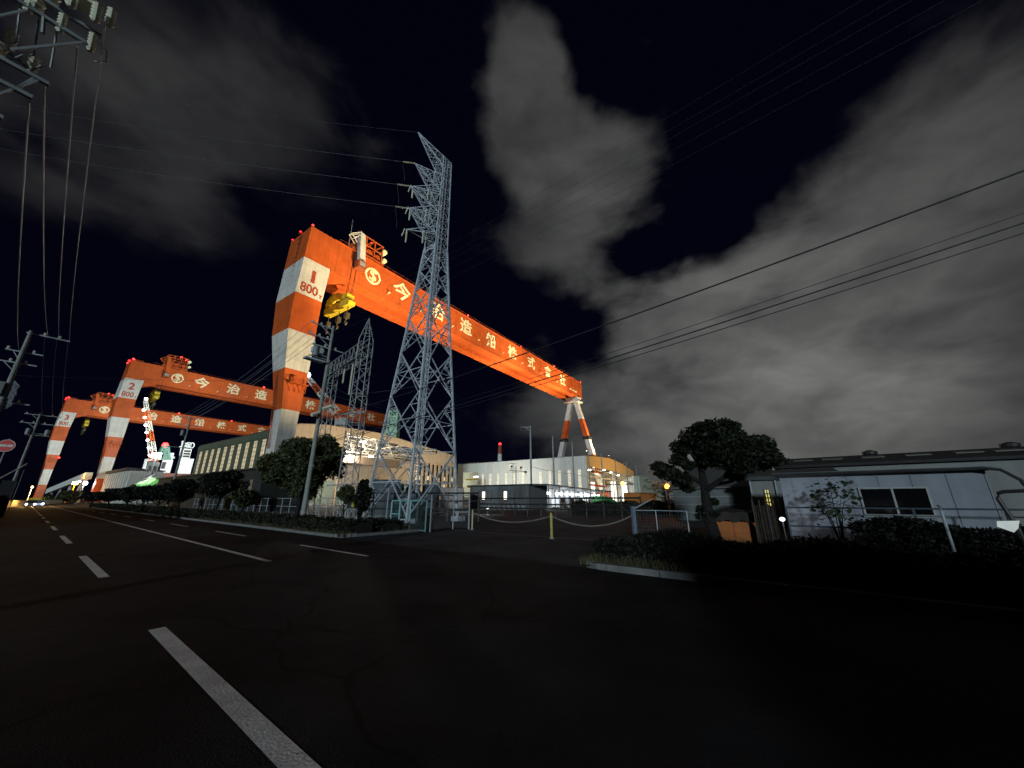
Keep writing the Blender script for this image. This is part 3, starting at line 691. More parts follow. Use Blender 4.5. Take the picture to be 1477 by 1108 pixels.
# red and white stack behind the second hall
ps = hd(721, 662, 380); ps.z = 0
sk_ = thing('chimney_stack', 'thin red and white banded chimney with a red lamp behind the pale hall', 'chimney', ps)
m = MB(); hh = hd(721, 642, 380).z
for k in range(6):
    m.m = k % 2; z0 = hh - (k+1)*hh/6; z1 = hh - k*hh/6; m.cyl((0,0,z0),(0,0,z1),1.9+.25*k+.25,1.9+.25*k,14)
m.build('shaft', [RUST, WHITE], sk_); MB().sph((0,0,hh+.9),1.5).build('warning_light', RED, sk_)
# floodlights for the cranes: on the halls' roofs and on masts in the yard
WARMC = (1,.77,.42); COOLC = (.95,1.0,.93)
flood(K(60,16.5,24.0), K(10,0,52), 10, WARMC, 'floodlight above the arched front of the tan hall', 40)
# ---------------------------------------------------------------- transmission tower, portal, poles, wires
CT = hd(594, 735, 31.5); CT.z = 0
HALF = [(0,2.55),(24.0,.80),(36.3,.56)]
def half(z):
    for (a, ha), (b, hb) in zip(HALF, HALF[1:]):
        if z <= b: return ha + (hb-ha)*(z-a)/(b-a)
    return HALF[-1][1]
tw = thing('transmission_tower', 'tall grey steel lattice transmission tower in front of the crane girder', 'pylon', CT, KROT)
CO = [(-1,-1),(1,-1),(1,1),(-1,1)]
LEAN = Matrix.Rotation(-KROT, 3, 'Z') @ V((CT.y, -CT.x, 0)).normalized()
def lp(c, z): return V((c[0]*half(z), c[1]*half(z), z)) + LEAN*(.55*z/36)
for c in CO:
    m = MB(); zs = [0,8,16,25,36.3]
    for a, b in zip(zs, zs[1:]): m.beam(lp(c,a), lp(c,b), .15 if a < 25 else .09)
    m.box(c[0]*2.55-.4, c[0]*2.55+.4, c[1]*2.55-.4, c[1]*2.55+.4, -.1, .35)
    m.build('leg', GALV, tw)
ZP = [.4,5.4,10.0,14.0,17.4,20.2,22.5,24.4,25.0]
for k in range(4):
    c0_, c1_ = CO[k], CO[(k+1) % 4]; m = MB()
    for a, b in zip(ZP, ZP[1:]):
        A0, A1, B0, B1 = lp(c0_,a), lp(c1_,a), lp(c0_,b), lp(c1_,b)
        m.beam(A0,B1,.075); m.beam(A1,B0,.075)
        mid_ = (a+b)/2; X = (A0+B1+A1+B0)/4
        M0, M1 = lp(c0_,mid_), lp(c1_,mid_); m.beam(M0,M1,.06)
        for P, Q, S_ in ((A0,M0,X),(B0,M0,X),(A1,M1,X),(B1,M1,X)):
            h_ = (P+S_)/2; h2_ = (P+Q)/2; m.beam(h2_,h_,.045); m.beam(Q,h_,.045); m.beam(h2_,(P*.75+S_*.25),.045)
    z = 25.0
    while z < 36.0:
        b = min(36.3, z+1.25); m.beam(lp(c0_,z),lp(c1_,b),.045); m.beam(lp(c1_,z),lp(c0_,b),.045); m.beam(lp(c0_,z),lp(c1_,z),.04); z = b
    m.beam(lp(c0_,36.3),lp(c1_,36.3),.07); m.beam(lp(c0_,25),lp(c1_,25),.08)
    m.build('bracing_panel', GALV, tw)
m = MB()    # climbing ladder up the front leg with cable ducts
for z0_, z1_ in ((2.5,25),(25,36)):
    for dx in (.18,.55):
        m.beam(lp((-1,-1),z0_)+V((dx,-.12,0)), lp((-1,-1),z1_)+V((dx,-.12,0)), .04)
for i in range(110):
    z = 2.6 + .3*i; m.beam(lp((-1,-1),z)+V((.18,-.12,0)), lp((-1,-1),z)+V((.55,-.12,0)), .025)
m.build('ladder', GALV, tw)
for z in (5.4, 25.2):
    m = MB(); q = [lp(c,z) for c in CO]
    m.beam(q[0],q[2],.07); m.beam(q[1],q[3],.07)
    for i in range(4): m.beam((q[i]+q[(i+1) % 4])/2, (q[(i+1) % 4]+q[(i+2) % 4])/2, .06)
    m.build('plan_bracing', GALV, tw)
def tl(p): # world -> tower local
    return Matrix.Rotation(-KROT, 4, 'Z') @ (V(p) - CT)
def truss_arm(zb, zt, tip, nm, w=.075):
    m = MB(); h0 = half(zb)
    roots = [lp((-1,-1),zb), lp((-1,1),zb), lp((-1,-1),zt), lp((-1,1),zt)]
    for r_ in roots: m.beam(r_, tip, w)
    for k in (.3,.55,.78):
        q = [r_ + (tip-r_)*k for r_ in roots]
        for i, j in ((0,1),(2,3),(0,2),(1,3)): m.beam(q[i], q[j], w*.65)
        p_ = [r_ + (tip-r_)*(k-.25) for r_ in roots]
        for i, j in ((0,1),(2,3),(0,2),(1,3),(2,0),(3,1)): m.beam(p_[i], q[j], w*.6)
    return m.build(nm, GALV, tw)
tips = {}
pk = tl(hd(603,191,31.0))
m = MB(); rt_ = [lp((-1,-1),35.0), lp((-1,1),35.0), lp((1,-1),36.3), lp((1,1),36.3)]
for r_ in rt_: m.beam(r_, pk, .08)
for k in (.0,.2,.4,.58,.74,.87):
    q = [r_ + (pk-r_)*k for r_ in rt_]; k2 = min(1,k+.17); p_ = [r_ + (pk-r_)*k2 for r_ in rt_]
    for i, j in ((0,1),(1,3),(3,2),(2,0)): m.beam(q[i],q[j],.045); m.beam(q[i],p_[j],.045)
m.build('peak', GALV, tw)
WDIR = []
ARMS = [((577,235),(31.5,33.6)),((571,268),(28.8,31)),((568,300),(26.2,28.4))]
for (q, zz) in ARMS:
    t_ = tl(hd(q[0]+22, q[1]+1, 30.6)); t_.z = max(t_.z, zz[0]); a_ = truss_arm(zz[0], zz[1], t_, 'cross_arm'); tips[q] = (t_, a_)
FAR = {}
def worldT(p): return CT + (Matrix.Rotation(KROT, 4, 'Z') @ V(p))
def insul(m, p, q, n=9, r=.11):
    p = V(p); q = V(q); m.cyl(p, q, .035, n=6)
    for i in range(n):
        c = p + (q-p)*((i+.5)/n); d_ = (q-p).normalized()*((q-p).length/n*.3); m.cyl(c-d_, c+d_, r, r*.55, 8)
wires = []
def wire_thing(pts, r, label, m_=WIRE, group=None, name='power_line', cat='power line'):
    o = MB(); p0 = V(pts[0]); o.tube([V(p)-p0 for p in pts], r, 5)
    ob = o.build(name, m_); ob.location = p0
    return tag(ob, label, cat, group)
def sag(a, b, s, n=24):
    a = V(a); b = V(b); return [a + (b-a)*(i/n) - V((0,0,4*s*(i/n)*(1-i/n))) for i in range(n+1)]
ends = {(577,235):(270,189),(571,268):(208,213),(568,300):(228,247)}
ordn = ['upper','middle','lower']
for i, (q, (t_, a_)) in enumerate(tips.items()):
    m = MB(); T = worldT(t_); e = hd(q[0]-2, q[1]-.5, 30.2); far = hd(ends[q][0], ends[q][1], 62)
    far = e + (far - e)*3.0
    dv = (far - e).normalized(); e = T + dv*1.7
    insul(m, tl(T + dv*.25), tl(e), 11, .10); m.beam(t_, tl(T + dv*.25), .05); m.build('insulator', PORC, a_)
    wire_thing(sag(e, far, .8, 30), .02, 'transmission conductor leaving the %s arm of the lattice tower toward the left' % ordn[i], group='transmission conductors')
    j = [e]; P2 = e + V((.15,-.1,-1.6)); 
    wire_thing([e, e + V((.05,0,-.6)), e + V((.25,.1,-1.7)), e + V((.3,.1,-2.4))], .010, 'hanging jumper wire under the %s arm of the lattice tower' % ordn[i], group='jumper wires')
Tp = worldT(pk); f_ = hd(395,165,60); f_ = Tp + (f_-Tp)*3
wire_thing(sag(Tp, f_, .5, 20), .012, 'thin earth wire leaving the pointed peak of the lattice tower')
for zb, q in ((27.2,(592,281)),(24.6,(588,312)),(22.4,(583,343))):
    m = MB(); t_ = tl(hd(q[0]+4, q[1]-12, 30.8)); z_ = t_.z
    for r_ in (lp((-1,-1),z_-.2), lp((-1,1),z_-.2), lp((-1,-1),z_+.8)): m.beam(r_, t_, .065)
    o = m.build('jumper_arm', GALV, tw); k = MB()
    insul(k, t_, t_ - V((0,0,1.5)), 10, .10); k.build('insulator', PORC, o); k = MB(); t2 = t_*.45 + lp((-1,-1),z_)*.55; insul(k, t2, t2 - V((0,0,1.4)), 10, .10); k.build('insulator', PORC, o); k = MB(); insul(k, t_ + V((-.25,0,-.1)), t_ - V((.5,0,1.1)), 8, .07)
    k.build('insulator', PORC, o)
# substation portal: two lattice masts and a beam
def mast(name, parent, b, w0, w1, h, tip, m_=GALVD):
    m = MB(); c4 = [(-1,-1),(1,-1),(1,1),(-1,1)]
    def P(c, z): w = w0 + (w1-w0)*z/h; return V(b) + V((c[0]*w/2, c[1]*w/2, z))
    n = int(h/.85)
    for i in range(4):
        m.beam(P(c4[i],0), P(c4[i],h), .07)
        for k in range(n):
            z0_, z1_ = h*k/n, h*(k+1)/n; A_, B_ = (c4[i], c4[(i+1) % 4]) if k % 2 else (c4[(i+1) % 4], c4[i])
            m.beam(P(A_,z0_), P(B_,z1_), .038)
            if k % 3 == 0: m.beam(P(c4[i],z0_), P(c4[(i+1) % 4],z0_), .045)
        if tip: m.beam(P(c4[i],h), V(b) + V((0,0,h+tip)), .07)
    if tip:
        for k in (.25,.5,.75):
            q = [P(c,h)*(1-k) + (V(b)+V((0,0,h+tip)))*k for c in c4]
            for i in range(4): m.beam(q[i], q[(i+1) % 4], .045)
    return m.build(name, m_, parent)
PB = hd(497, 735, 34); PB.z = 0; PA = hd(448, 735, 42); PA.z = 0
pt = thing('substation_portal', 'grey lattice portal frame of two masts and a beam behind the concrete pole', 'portal frame', PB)
PTOP = hd(521, 490, 34).z; PT2 = hd(525, 458, 34).z
mast('mast', pt, (0,0,0), 1.15, .95, PTOP, PT2-PTOP); mast('mast', pt, PA-PB, 1.1, .95, PTOP+.3, 0)
m = MB(); dAB = (PA-PB); u_ = dAB.normalized(); sd = V((-u_.y,u_.x,0))*.4
for z in (-.2,-1.5):
    for s_ in (-1,1): m.beam(sd*s_ + V((0,0,PTOP+z)), dAB + sd*s_ + V((0,0,PTOP+z)), .085)
nb = 9
for k in range(nb):
    p_ = dAB*(k/nb); q_ = dAB*((k+1)/nb)
    for s_ in (-1,1): m.beam(p_ + sd*s_ + V((0,0,PTOP-1.5)), q_ + sd*s_ + V((0,0,PTOP-.2)), .05); m.beam(q_ + sd*s_ + V((0,0,PTOP-1.5)), q_ + sd*s_ + V((0,0,PTOP-.2)), .05)
    m.beam(p_ - sd + V((0,0,PTOP-1.5)), q_ + sd + V((0,0,PTOP-1.5)), .045)
bo = m.build('beam', GALVD, pt)
for k, l_ in ((.30,3.2),(.55,1.6)):
    i_ = MB(); p_ = dAB*k + V((0,0,PTOP-1.5)); insul(i_, p_, p_ - V((0,0,l_)), int(l_*6), .11); i_.build('insulator', PORC, bo)
m = MB(); zz = hd(503,596,34).z; m.beam((-1.8,.3,zz),(.9,-.5,zz+.05),.12); m.beam((-1.8,.3,zz),(-.2,0,zz-1.3),.08); m.beam((-1.9,.3,zz-6),(.9,-.5,zz-5.9),.1); m.build('bracket', GALVD, pt)

# concrete roadside poles
def upole(name, label, base, h, arms, loc_rot, trans=None, r0=.2, r1=.11, group='utility poles', am=None, side=-1):
    p = thing(name, label, 'utility pole', base, loc_rot, group)
    m = MB(); m.cyl((0,0,-.3),(0,0,h), r0, r1, 14); m.build('shaft', CONC, p, 40)
    for k in range(4):
        z = h*(.25+.18*k); b = MB(); rb = r0+(r1-r0)*z/h+.014
        b.cyl((0,0,z),(0,0,z+.09), rb, n=14); b.box(-.06,.06,-rb-.1,-rb+.02,z-.05,z+.14); b.build('band', GALVD, p)
    for z, x0, x1 in arms:
        a = MB(); a.beam((x0,.13,z),(x1,.13,z),.062 if am else .085); a.beam((x0*.55,.13,z),(0,.12,z-.7),.045)
        o = a.build('cross_arm', am or GALV, p); nn = 3
        for i in range(nn):
            x = x0 + (x1-x0)*(i+.2)/nn
            if abs(x) < .25: continue
            MB().lathe((x,.13,z+.05), [(.03,0),(.10,.05),(.05,.11),(.10,.15),(.04,.22)], 8).build('insulator', PORC, o)
    if trans:
        for z, x in trans:
            t = MB(); t.cyl((x,-.05,z),(x,-.05,z+.85),.26,n=14); t.cyl((x,-.05,z+.85),(x,-.05,z+.92),.20,.1,14); t.beam((0,0,z+.2),(x,-.05,z+.2),.1); t.beam((0,0,z-.06),(x*1.4,-.05,z-.06),.09)
            t.build('transformer', GALVD, p, 40)
    return p
P1 = hd(436.5, 748, 35); P1.z = 0; H1 = hd(487,472,35).z
up1 = upole('utility_pole', 'pale concrete utility pole beside the round tree, in front of the lattice portal', P1, H1, [(H1-.25,-1.9,.3),(H1-1.35,-1.9,.3),(H1-2.2,-1.5,1.3)], ROADROT, [(H1-3.3,-1.2)])
m = MB(); m.box(-2.0,-.35,-.3,.3,H1-3.75,H1-3.6); m.box(-1.5,-.6,-.22,.22,H1-3.0,H1-2.5); m.build('equipment_platform', GALV, up1)
m = MB(); zc = hd(463,596,35).z; m.cyl((-.75,-.3,zc-.35),(-.1,-.2,zc),.15,n=10); m.cyl((.1,-.2,zc+.35),(.75,-.3,zc+.7),.14,n=10); m.build('cable_closure', PORC, up1)
P2 = R(-12, 14.5); P3 = hd(248, 705, 86); P3.z = 0; H3 = hd(268,600,86).z
up3 = upole('utility_pole', 'dark utility pole with cross arms in front of the striped hall windows', P3, H3, [(H3-.3,-1.6,1.6),(H3-1.6,-1.6,1.6)], ROADROT, [(H3-3.4,-.6)])
up3m = MB(); up3m.beam((-2.2,0,H3-5.5),(1.4,0,H3-5.5),.1); up3m.build('bracket', GALVD, up3)
BL = R(45,-2.75); HL = hd(47,478,math.hypot(BL.x,BL.y)).z
upL = upole('utility_pole', 'nearer of two leaning-looking concrete poles along the left roadside', BL, HL, [(HL-.15,-.2,2.0),(HL-2.6,-1.2,.9),(HL-1.7,-.8,1.0),(HL-5.6,-.8,1.3)], ROADROT, [(HL-5.2,-.5)], side=1)
m = MB()
for k in range(16): m.tube([(.2,-.1,HL-4.0-.1*k),(.45+.1*random.random(),-.2,HL-4.3-.1*k),(.2,.1,HL-4.7-.1*k)], .03, 5)
m.box(-.5,-.15,-.3,.3,HL-5.2,HL-4.2); m.build('cable_bundle', GALVD, upL)
BM = R(90,-1.6); HM = hd(60,597,math.hypot(BM.x,BM.y)).z
upM = upole('utility_pole', 'farther concrete pole on the left roadside, behind the red sign', BM, HM, [(HM-.2,-1.5,2.2),(HM-1.5,-1.6,1.6)], ROADROT, [(HM-3.2,1.3),(HM-3.2,-.5)])
B0 = R(8.75,-2.9)
up0 = upole('utility_pole', 'close roadside pole at top left with double cross arm and transformer', B0, 13.0, [(9.52,-.6,1.62),(9.85,-.6,1.75),(8.3,-.6,1.5),(7.9,-.6,1.42),(7.3,-.5,1.28),(6.9,-.4,1.22)], ROADROT, None, r0=.19, r1=.13, am=GALVD)
m = MB(); m.beam((1.6,.13,9.5),(.95,.13,8.4),.035); m.beam((1.0,.13,9.5),(.5,.13,8.3),.03); m.beam((1.35,.13,8.3),(1.25,.13,7.9),.03)
for x, z in ((.2,9.36),(.55,9.36),(1.15,9.36),(.35,8.14),(.8,8.14)): m.cyl((x,.12,z+.14),(x+.06,.14,z-.16),.028,n=6)
m.build('arm_brace', GALVD, up0)
m = MB()
for k in range(7):
    x = .1+.2*k; m.tube([(x,.2,9.5),(x+.1,.35,9.1-.05*k),(x+.02,.3,8.7),(x-.05,.2,8.35)], .016, 5)
m.build('jumper_cable', GALVD, up0)
MB().box(1.0,1.5,.05,.35,10.35,10.75).build('cutout_box', PORC, up0)
for x, y, z in ((1.02,.0,10.3),(1.3,-.02,10.3),(1.58,.0,10.35),(1.72,.15,10.6),(.7,.1,10.3),(.4,.2,9.9),(.9,.5,9.2),(1.2,.45,8.9)):
    m = MB(); insul(m, (x,y,z), (x+.05,y-.03,z-.42), 5, .075); m.build('insulator', PORC, up0)
m = MB()
for a_, b_ in (((.1,.13,9.5),(.5,.13,7.9)),((.5,.13,9.85),(.2,.13,8.3)),((1.4,.13,8.3),(1.0,.13,7.3)),((.9,.13,7.9),(1.25,.13,7.3)),((.3,.4,9.0),(1.2,.4,8.6)),((.2,.3,8.0),(.9,.3,7.4))): m.beam(a_, b_, .03)
m.build('lattice_brace', GALVD, up0)
m = MB()
for x in (1.3,1.66,.95): m = MB(); insul(m, (x,.13,9.8),(x+.04,.15,9.42),6,.06); m.build('insulator', PORC, up0)
m = MB()
m.tube([(1.72,.2,9.75),(1.86,.2,9.7),(1.9,.25,9.5),(1.78,.3,9.4)], .012, 5); m.build('wire_loop', PORC, up0)
m = MB(); m.beam((.9,.1,6.8),(.3,.1,7.1),.06); m.box(.78,.92,.02,.18,6.4,6.85); m.box(.62,.76,.02,.18,5.9,6.3); m.build('bracket', GALVD, up0)
# wires between the left poles
def pw(root, x, y, z): return V(root.location) + Matrix.Rotation(ROADROT, 3, 'Z') @ V((x,y,z))
for i, (x0, z0, x1) in enumerate(((1.40,7.85,-.2),(1.45,8.3,.85),(1.56,9.4,1.4),(1.72,10.2,1.95))):
    wire_thing(sag(pw(up0,x0,.2,z0), pw(upL,x1,.13,HL-.1 if i else HL-1.6), .35), .013, 'roadside wire on the left, %s of the four from the nearest pole' % ('first from left','second from left','third from left','rightmost')[i], mat('pale roadside wire', (.5,.5,.5), .5, var=.05), group='left roadside wires')
for i in range(3):
    wire_thing(sag(pw(upL,.7+.6*i,.13,HL-.1), pw(upM,.2+1.0*i,.13,HM-.1), .5), .016, 'wire between the two leaning left poles, %s of three' % ('left one','middle one','right one')[i], group='left far wires')
wire_thing(sag(pw(upL,0,0,HL-3.6), hd(388,547,104), .4), .018, 'level wire crossing from the left pole to the striped crane leg', name='service_wire', cat='service wire')
wire_thing(sag(pw(upL,-1.0,0,HL-3.2), pw(up0,-.4,0,7.0), .5), .02, 'dark sagging service wire at the left picture edge', CABLE, name='service_wire', cat='service wire')
# distribution wires along the verge: from the next pole out of frame, past the concrete pole, to the far pole
n_ = 0; DWIRE = mat('dark covered wire', (.055,.055,.06), .6, var=.05)
for (x, z) in ((-1.85,H1-.1),(-1.25,H1-.1),(-1.85,H1-1.2),(-1.25,H1-1.2),(-1.4,H1-2.05)):
    n_ += 1; nm = ('first','second','third','fourth','fifth')[n_-1]
    a = pw(up1,x,.13,z); b_ = V(P2) + Matrix.Rotation(ROADROT,3,'Z') @ V((x,.13,z)) 
    wire_thing(sag(b_, a, .55, 30), .0045, 'overhead wire from the upper right to the concrete pole, %s from the top' % nm, DWIRE, group='distribution wires')
    wire_thing(sag(a, pw(up3,x*.8,.13,H3-.3 if n_ < 3 else H3-1.5), .9, 24), .016, 'overhead wire from the concrete pole past the crane leg, %s from the top' % nm, GALVD, group='distribution wires beyond the pole')
for i, (q1, D1, q0, D0, r_) in enumerate((((1477,228),15.5,(458,607),35,.030),((1477,303),16,(458,640),35,.026),((1477,318),16.2,(458,642),35,.018),((1477,290),16.5,(458,636),35,.012))):
    a = hd(*q1, D1); b_ = hd(*q0, D0); a = a + (a-b_)*.25
    wire_thing(sag(a, b_, .55, 30), r_, 'black communication cable across the cloudy sky, %s' % ('highest of the four','thick lower one','just under the thick one','thinnest of the four')[i], CABLE, group='communication cables')
for i, (q1, q0) in enumerate((((552,590),(478,556)),((552,584),(480,570)),((640,548),(520,568)))):
    wire_thing(sag(hd(*q0,34), hd(*q1,38), .2, 10), .016, 'short wire between lattice portal and tower, %s' % ('upper crossing one','lower crossing one','right hand one')[i], name='service_wire', cat='service wire', group='substation wires')
# ---------------------------------------------------------------- vegetation
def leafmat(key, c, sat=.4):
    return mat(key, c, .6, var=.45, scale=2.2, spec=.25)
LEAF = leafmat('camphor leaves', (.070,.085,.032)); LEAFD = leafmat('shade dark leaves', (.014,.017,.010)); LEAFP = leafmat('shade dark pine needles', (.018,.023,.011))  # LEAFD and LEAFP are near black: shade put into the leaf colour
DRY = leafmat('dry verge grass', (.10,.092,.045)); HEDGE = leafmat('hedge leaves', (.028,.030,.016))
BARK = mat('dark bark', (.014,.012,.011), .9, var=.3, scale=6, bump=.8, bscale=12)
def leaves(m, c, rad, n, size, shell=.55, rnd=random):
    c = V(c)
    for _ in range(n):
        while True:
            p = V((rnd.uniform(-1,1), rnd.uniform(-1,1), rnd.uniform(-1,1)))
            if shell*rnd.random() < p.length <= 1: break
        q = c + V((p.x*rad[0], p.y*rad[1], p.z*rad[2])); s = size*rnd.uniform(.6,1.35)
        a = V((rnd.gauss(0,1), rnd.gauss(0,1), rnd.gauss(0,.7))).normalized(); b = a.cross(V((rnd.gauss(0,1), rnd.gauss(0,1), rnd.gauss(0,1)))).normalized()
        m.add([q - a*s, q + b*s*.45, q + a*s, q - b*s*.45], [(0,1,2,3)])
def round_tree(name, label, base, h, w, trunk, lm, n, size, group=None, cat='tree', seed=1, zlow=.32):
    rnd = random.Random(seed); t = thing(name, label, cat, base, rnd.uniform(0,6), group)
    m = MB(); m.tube([(0,0,-.1),(.04*h*.3,0,h*.18),(0,.03*h,h*.45),(.02,0,h*.8)], [trunk,trunk*.85,trunk*.6,trunk*.2], 8)
    for k in range(7):
        a = rnd.uniform(0,6.28); z = h*rnd.uniform(.3,.55); r_ = w*rnd.uniform(.25,.42)
        m.tube([(0,0,z-h*.08),(math.cos(a)*r_*.5,math.sin(a)*r_*.5,z+h*.05),(math.cos(a)*r_,math.sin(a)*r_,z+h*.16)], [trunk*.45,trunk*.3,trunk*.12], 6)
    m.build('trunk', BARK, t, 60)
    m = MB(); cz = h*(zlow + (1-zlow)/2); rz = h*(1-zlow)/2; k_ = 34
    for k in range(k_):
        # clumps on an uneven ball
        u = rnd.uniform(-1,1); a = rnd.uniform(0,6.28); q = math.sqrt(1-u*u); f = rnd.uniform(.55,.86)
        s = rnd.uniform(.22,.36)
        leaves(m, (math.cos(a)*q*w/2*f, math.sin(a)*q*w/2*f, cz + u*rz*f), (w/2*s, w/2*s, rz*s*.9), int(n/k_), size, rnd=rnd)
    leaves(m, (0,0,cz), (w*.36,w*.36,rz*.72), n//4, size*1.2, rnd=rnd)
    m.build('crown', lm, t); return t
def at_px(px, py, D): p = hd(px, py, D); p.z = 0; return p
T1 = at_px(427, 748, 39.5)
round_tree('roadside_tree', 'large round clipped tree beside the pale concrete pole', T1, hd(434,621,39.5).z, 6.7, .2, LEAF, 19000, .15, seed=3, zlow=.2)
row = [(316,718,51,674,4.3),(261,716,60,690,3.7),(231,716,72,697,3.2),(352,722,47,703,2.4),(187,716,84,698,4.0),(160,716,98,704,4.2),(135,716,116,708,4.4),(209,716,78,700,3.0)]
lbls = ['round clipped tree with a clear trunk, second from the pale pole','round clipped tree right of the dark utility pole','dark round tree just left of the dark utility pole','small low tree between the large round tree and the next clipped tree','dark clipped tree under the bright floodlight','dark low tree nearer to the pale ribbed shed','farthest dark clipped tree of the roadside row','squat dark tree between the green ramp and the utility pole']
for i, (px, py, D, ty, wd) in enumerate(row):
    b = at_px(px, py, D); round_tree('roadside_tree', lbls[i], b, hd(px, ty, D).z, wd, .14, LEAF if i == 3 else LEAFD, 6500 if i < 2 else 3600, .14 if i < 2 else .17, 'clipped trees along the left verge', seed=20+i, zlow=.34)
S1 = at_px(494, 750, 31.5); 
round_tree('young_tree', 'slender leafy young tree right of the concrete pole', S1, hd(494,697,31.5).z, 1.3, .05, LEAF, 1300, .11, seed=41, zlow=.45)
round_tree('young_tree', 'dark young tree close beside the yellow notice board', at_px(520,752,28), hd(521,690,28).z, 1.15, .08, LEAFD, 1900, .12, seed=42, zlow=.12)
# the wide umbrella shaped pine on the right
PN = gnd(1036, 786); PN.z = 0
pn = thing('pine_tree', 'black broad umbrella shaped tree leaning over the orange cover', 'tree', PN)
dP = math.hypot(PN.x, PN.y)
rt = V((PN.y, -PN.x, 0)).normalized()      # sideways as seen from the road
def pl(px, py, dd=0.0):
    p = hd(px, py, dP + dd); return p - PN
m = MB(); m.tube([V((0,0,-.1)), pl(1024,750), pl(1018,720,.1), pl(1016,700,.1), pl(1010,670,.2), pl(1014,645,.1)], [.24,.2,.17,.15,.11,.05], 10)
LIMBS = [[(1018,706),(1045,688),(1080,680),(1100,672)],[(1017,700),(1000,690),(975,690),(962,694)],[(1012,680),(1030,655),(1050,640)],[(1011,672),(995,650),(985,645)],[(1046,688),(1060,668),(1085,655)],[(1016,712),(1030,700),(1058,694)],[(1012,668),(1000,640),(1015,622)]]
for i, lb_ in enumerate(LIMBS):
    dd = (-.9,.4,.9,-.6,.8,1.0,-.3)[i]
    m.tube([pl(x, y, dd*k/(len(lb_)-1)) for k, (x, y) in enumerate(lb_)], [.1-.022*k for k in range(len(lb_))], 7)
m.build('trunk', BARK, pn, 60)
m = MB(); rr = random.Random(5)
PADS = [(1000,630,1.0),(1030,622,1.1),(1058,628,1.0),(1085,642,.95),(1105,655,.8),(1117,664,.55),(1040,645,1.1),(1070,655,1.0),(1092,668,.7),(1010,648,.9),(985,648,.75),(975,662,.55),(1050,665,.8),(1073,675,.6),(960,680,.75),(978,690,.7),(950,672,.45),(990,672,.5),(1030,662,.7),(1015,618,.6),(1052,616,.55),(992,705,.35),(1062,688,.45),(1016,735,.42),(1026,725,.35),(1010,745,.3),(1030,742,.3)]
for (x, y, s) in PADS:
    for k in range(3):
        dd = rr.uniform(-1.6,1.6) if s > .5 else rr.uniform(-.4,.4)
        c = pl(x + rr.uniform(-9,9)*s, y + rr.uniform(-5,5)*s, dd)
        leaves(m, c, (s*.62, s*.62, s*.36), int(340*s), .09, rnd=rr)
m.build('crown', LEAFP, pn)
# thin tree by the orange lamp
TB = at_px(962, 745, 42)
t = thing('bare_tree', 'thin sparse tree lit by the orange street lamp', 'tree', TB)
m = MB(); rr = random.Random(9); m.tube([(0,0,0),(.1,0,1.5),(0,.1,2.6),(.1,0,4.2)], [.09,.07,.05,.02], 6)
m2 = MB()
for k in range(22):
    a = rr.uniform(0,6.28); z = rr.uniform(1.2,3.6); L_ = rr.uniform(.8,2.0); e = V((math.cos(a)*L_, math.sin(a)*L_, z+rr.uniform(.2,.9)))
    m.tube([(0,0,z),e*.5+V((0,0,z*.5-.1)),e], [.035,.022,.01], 5); leaves(m2, e, (.45,.45,.3), 60, .08, rnd=rr)
m.build('trunk', BARK, t); m2.build('crown', LEAF, t)
# hedges: long clipped masses of small leaves over a twig core
def hedge(label, s0, s1, n0, n1, h, lm, dens, size, seed, name='hedge', wob=.12):
    rr = random.Random(seed); o = R(s0, (n0+n1)/2); t = thing(name, label, 'hedge', o, ROADROT)
    m = MB(); L_ = s1-s0; W = (n1-n0)/2; k = int(max(6, L_*1.5)); rings = []
    def hh(i): return h*(1 + wob*math.sin(i*1.3+seed)+wob*rr.uniform(-.6,.6))
    for i in range(k+1):
        y = L_*i/k; a = hh(i)*.86; q = W*.84*(1 if 0 < i < k else .7)
        rings.append([V((-q,y,0)),V((-q,y,a*.8)),V((-q*.6,y,a)),V((q*.6,y,a)),V((q,y,a*.8)),V((q,y,0))])
    m.loft(rings); m.build('core', BARK, t)
    m = MB()
    for _ in range(int(L_*dens)):
        y = rr.uniform(0,L_); i = y/L_*k; a = h*(1+wob*math.sin(i*1.3+seed))
        f = rr.random(); x = rr.uniform(-W,W)
        if f < .5: z = a*rr.uniform(.82,1.04) ; 
        else: x = (-1 if rr.random() < .75 else 1)*W*rr.uniform(.82,1.05); z = a*rr.uniform(.02,1)
        leaves(m, (x,y,z), (.10,.10,.10), 3, size, rnd=rr)
    m.build('foliage', lm, t); return t
hedge('low dark hedge along the far verge kerb, left of the driveway', 16.9, 55, 9.5, 10.9, .62, HEDGE, 300, .07, 1)
hedge('distant low hedge continuing along the left verge', 55, 130, 9.6, 11.2, .7, HEDGE, 90, .12, 2)
hedge('square black hedge block at the driveway corner beside the teal gate', 17.1, 19.0, 11.0, 12.6, .55, LEAFD, 600, .06, 3, wob=.04)
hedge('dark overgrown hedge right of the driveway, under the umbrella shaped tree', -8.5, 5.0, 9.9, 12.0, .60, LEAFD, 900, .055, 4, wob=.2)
hedge('tall black hedge mass in front of the white cabin', -20, -.7, 15.6, 17.6, .88, leafmat('shade black hedge leaves', (.006,.007,.005)), 520, .07, 5, wob=.16)  # the hedge's shade is put into its near-black leaf colour
hedge('black clipped hedge at the far left behind the leaning poles', 38, 110, -6.5, -3.3, 2.4, LEAFD, 120, .2, 6)
hedge('scrubby hedge behind the chain barrier at the back of the driveway', 8, 26, 45, 47, 1.3, HEDGE, 160, .12, 7)
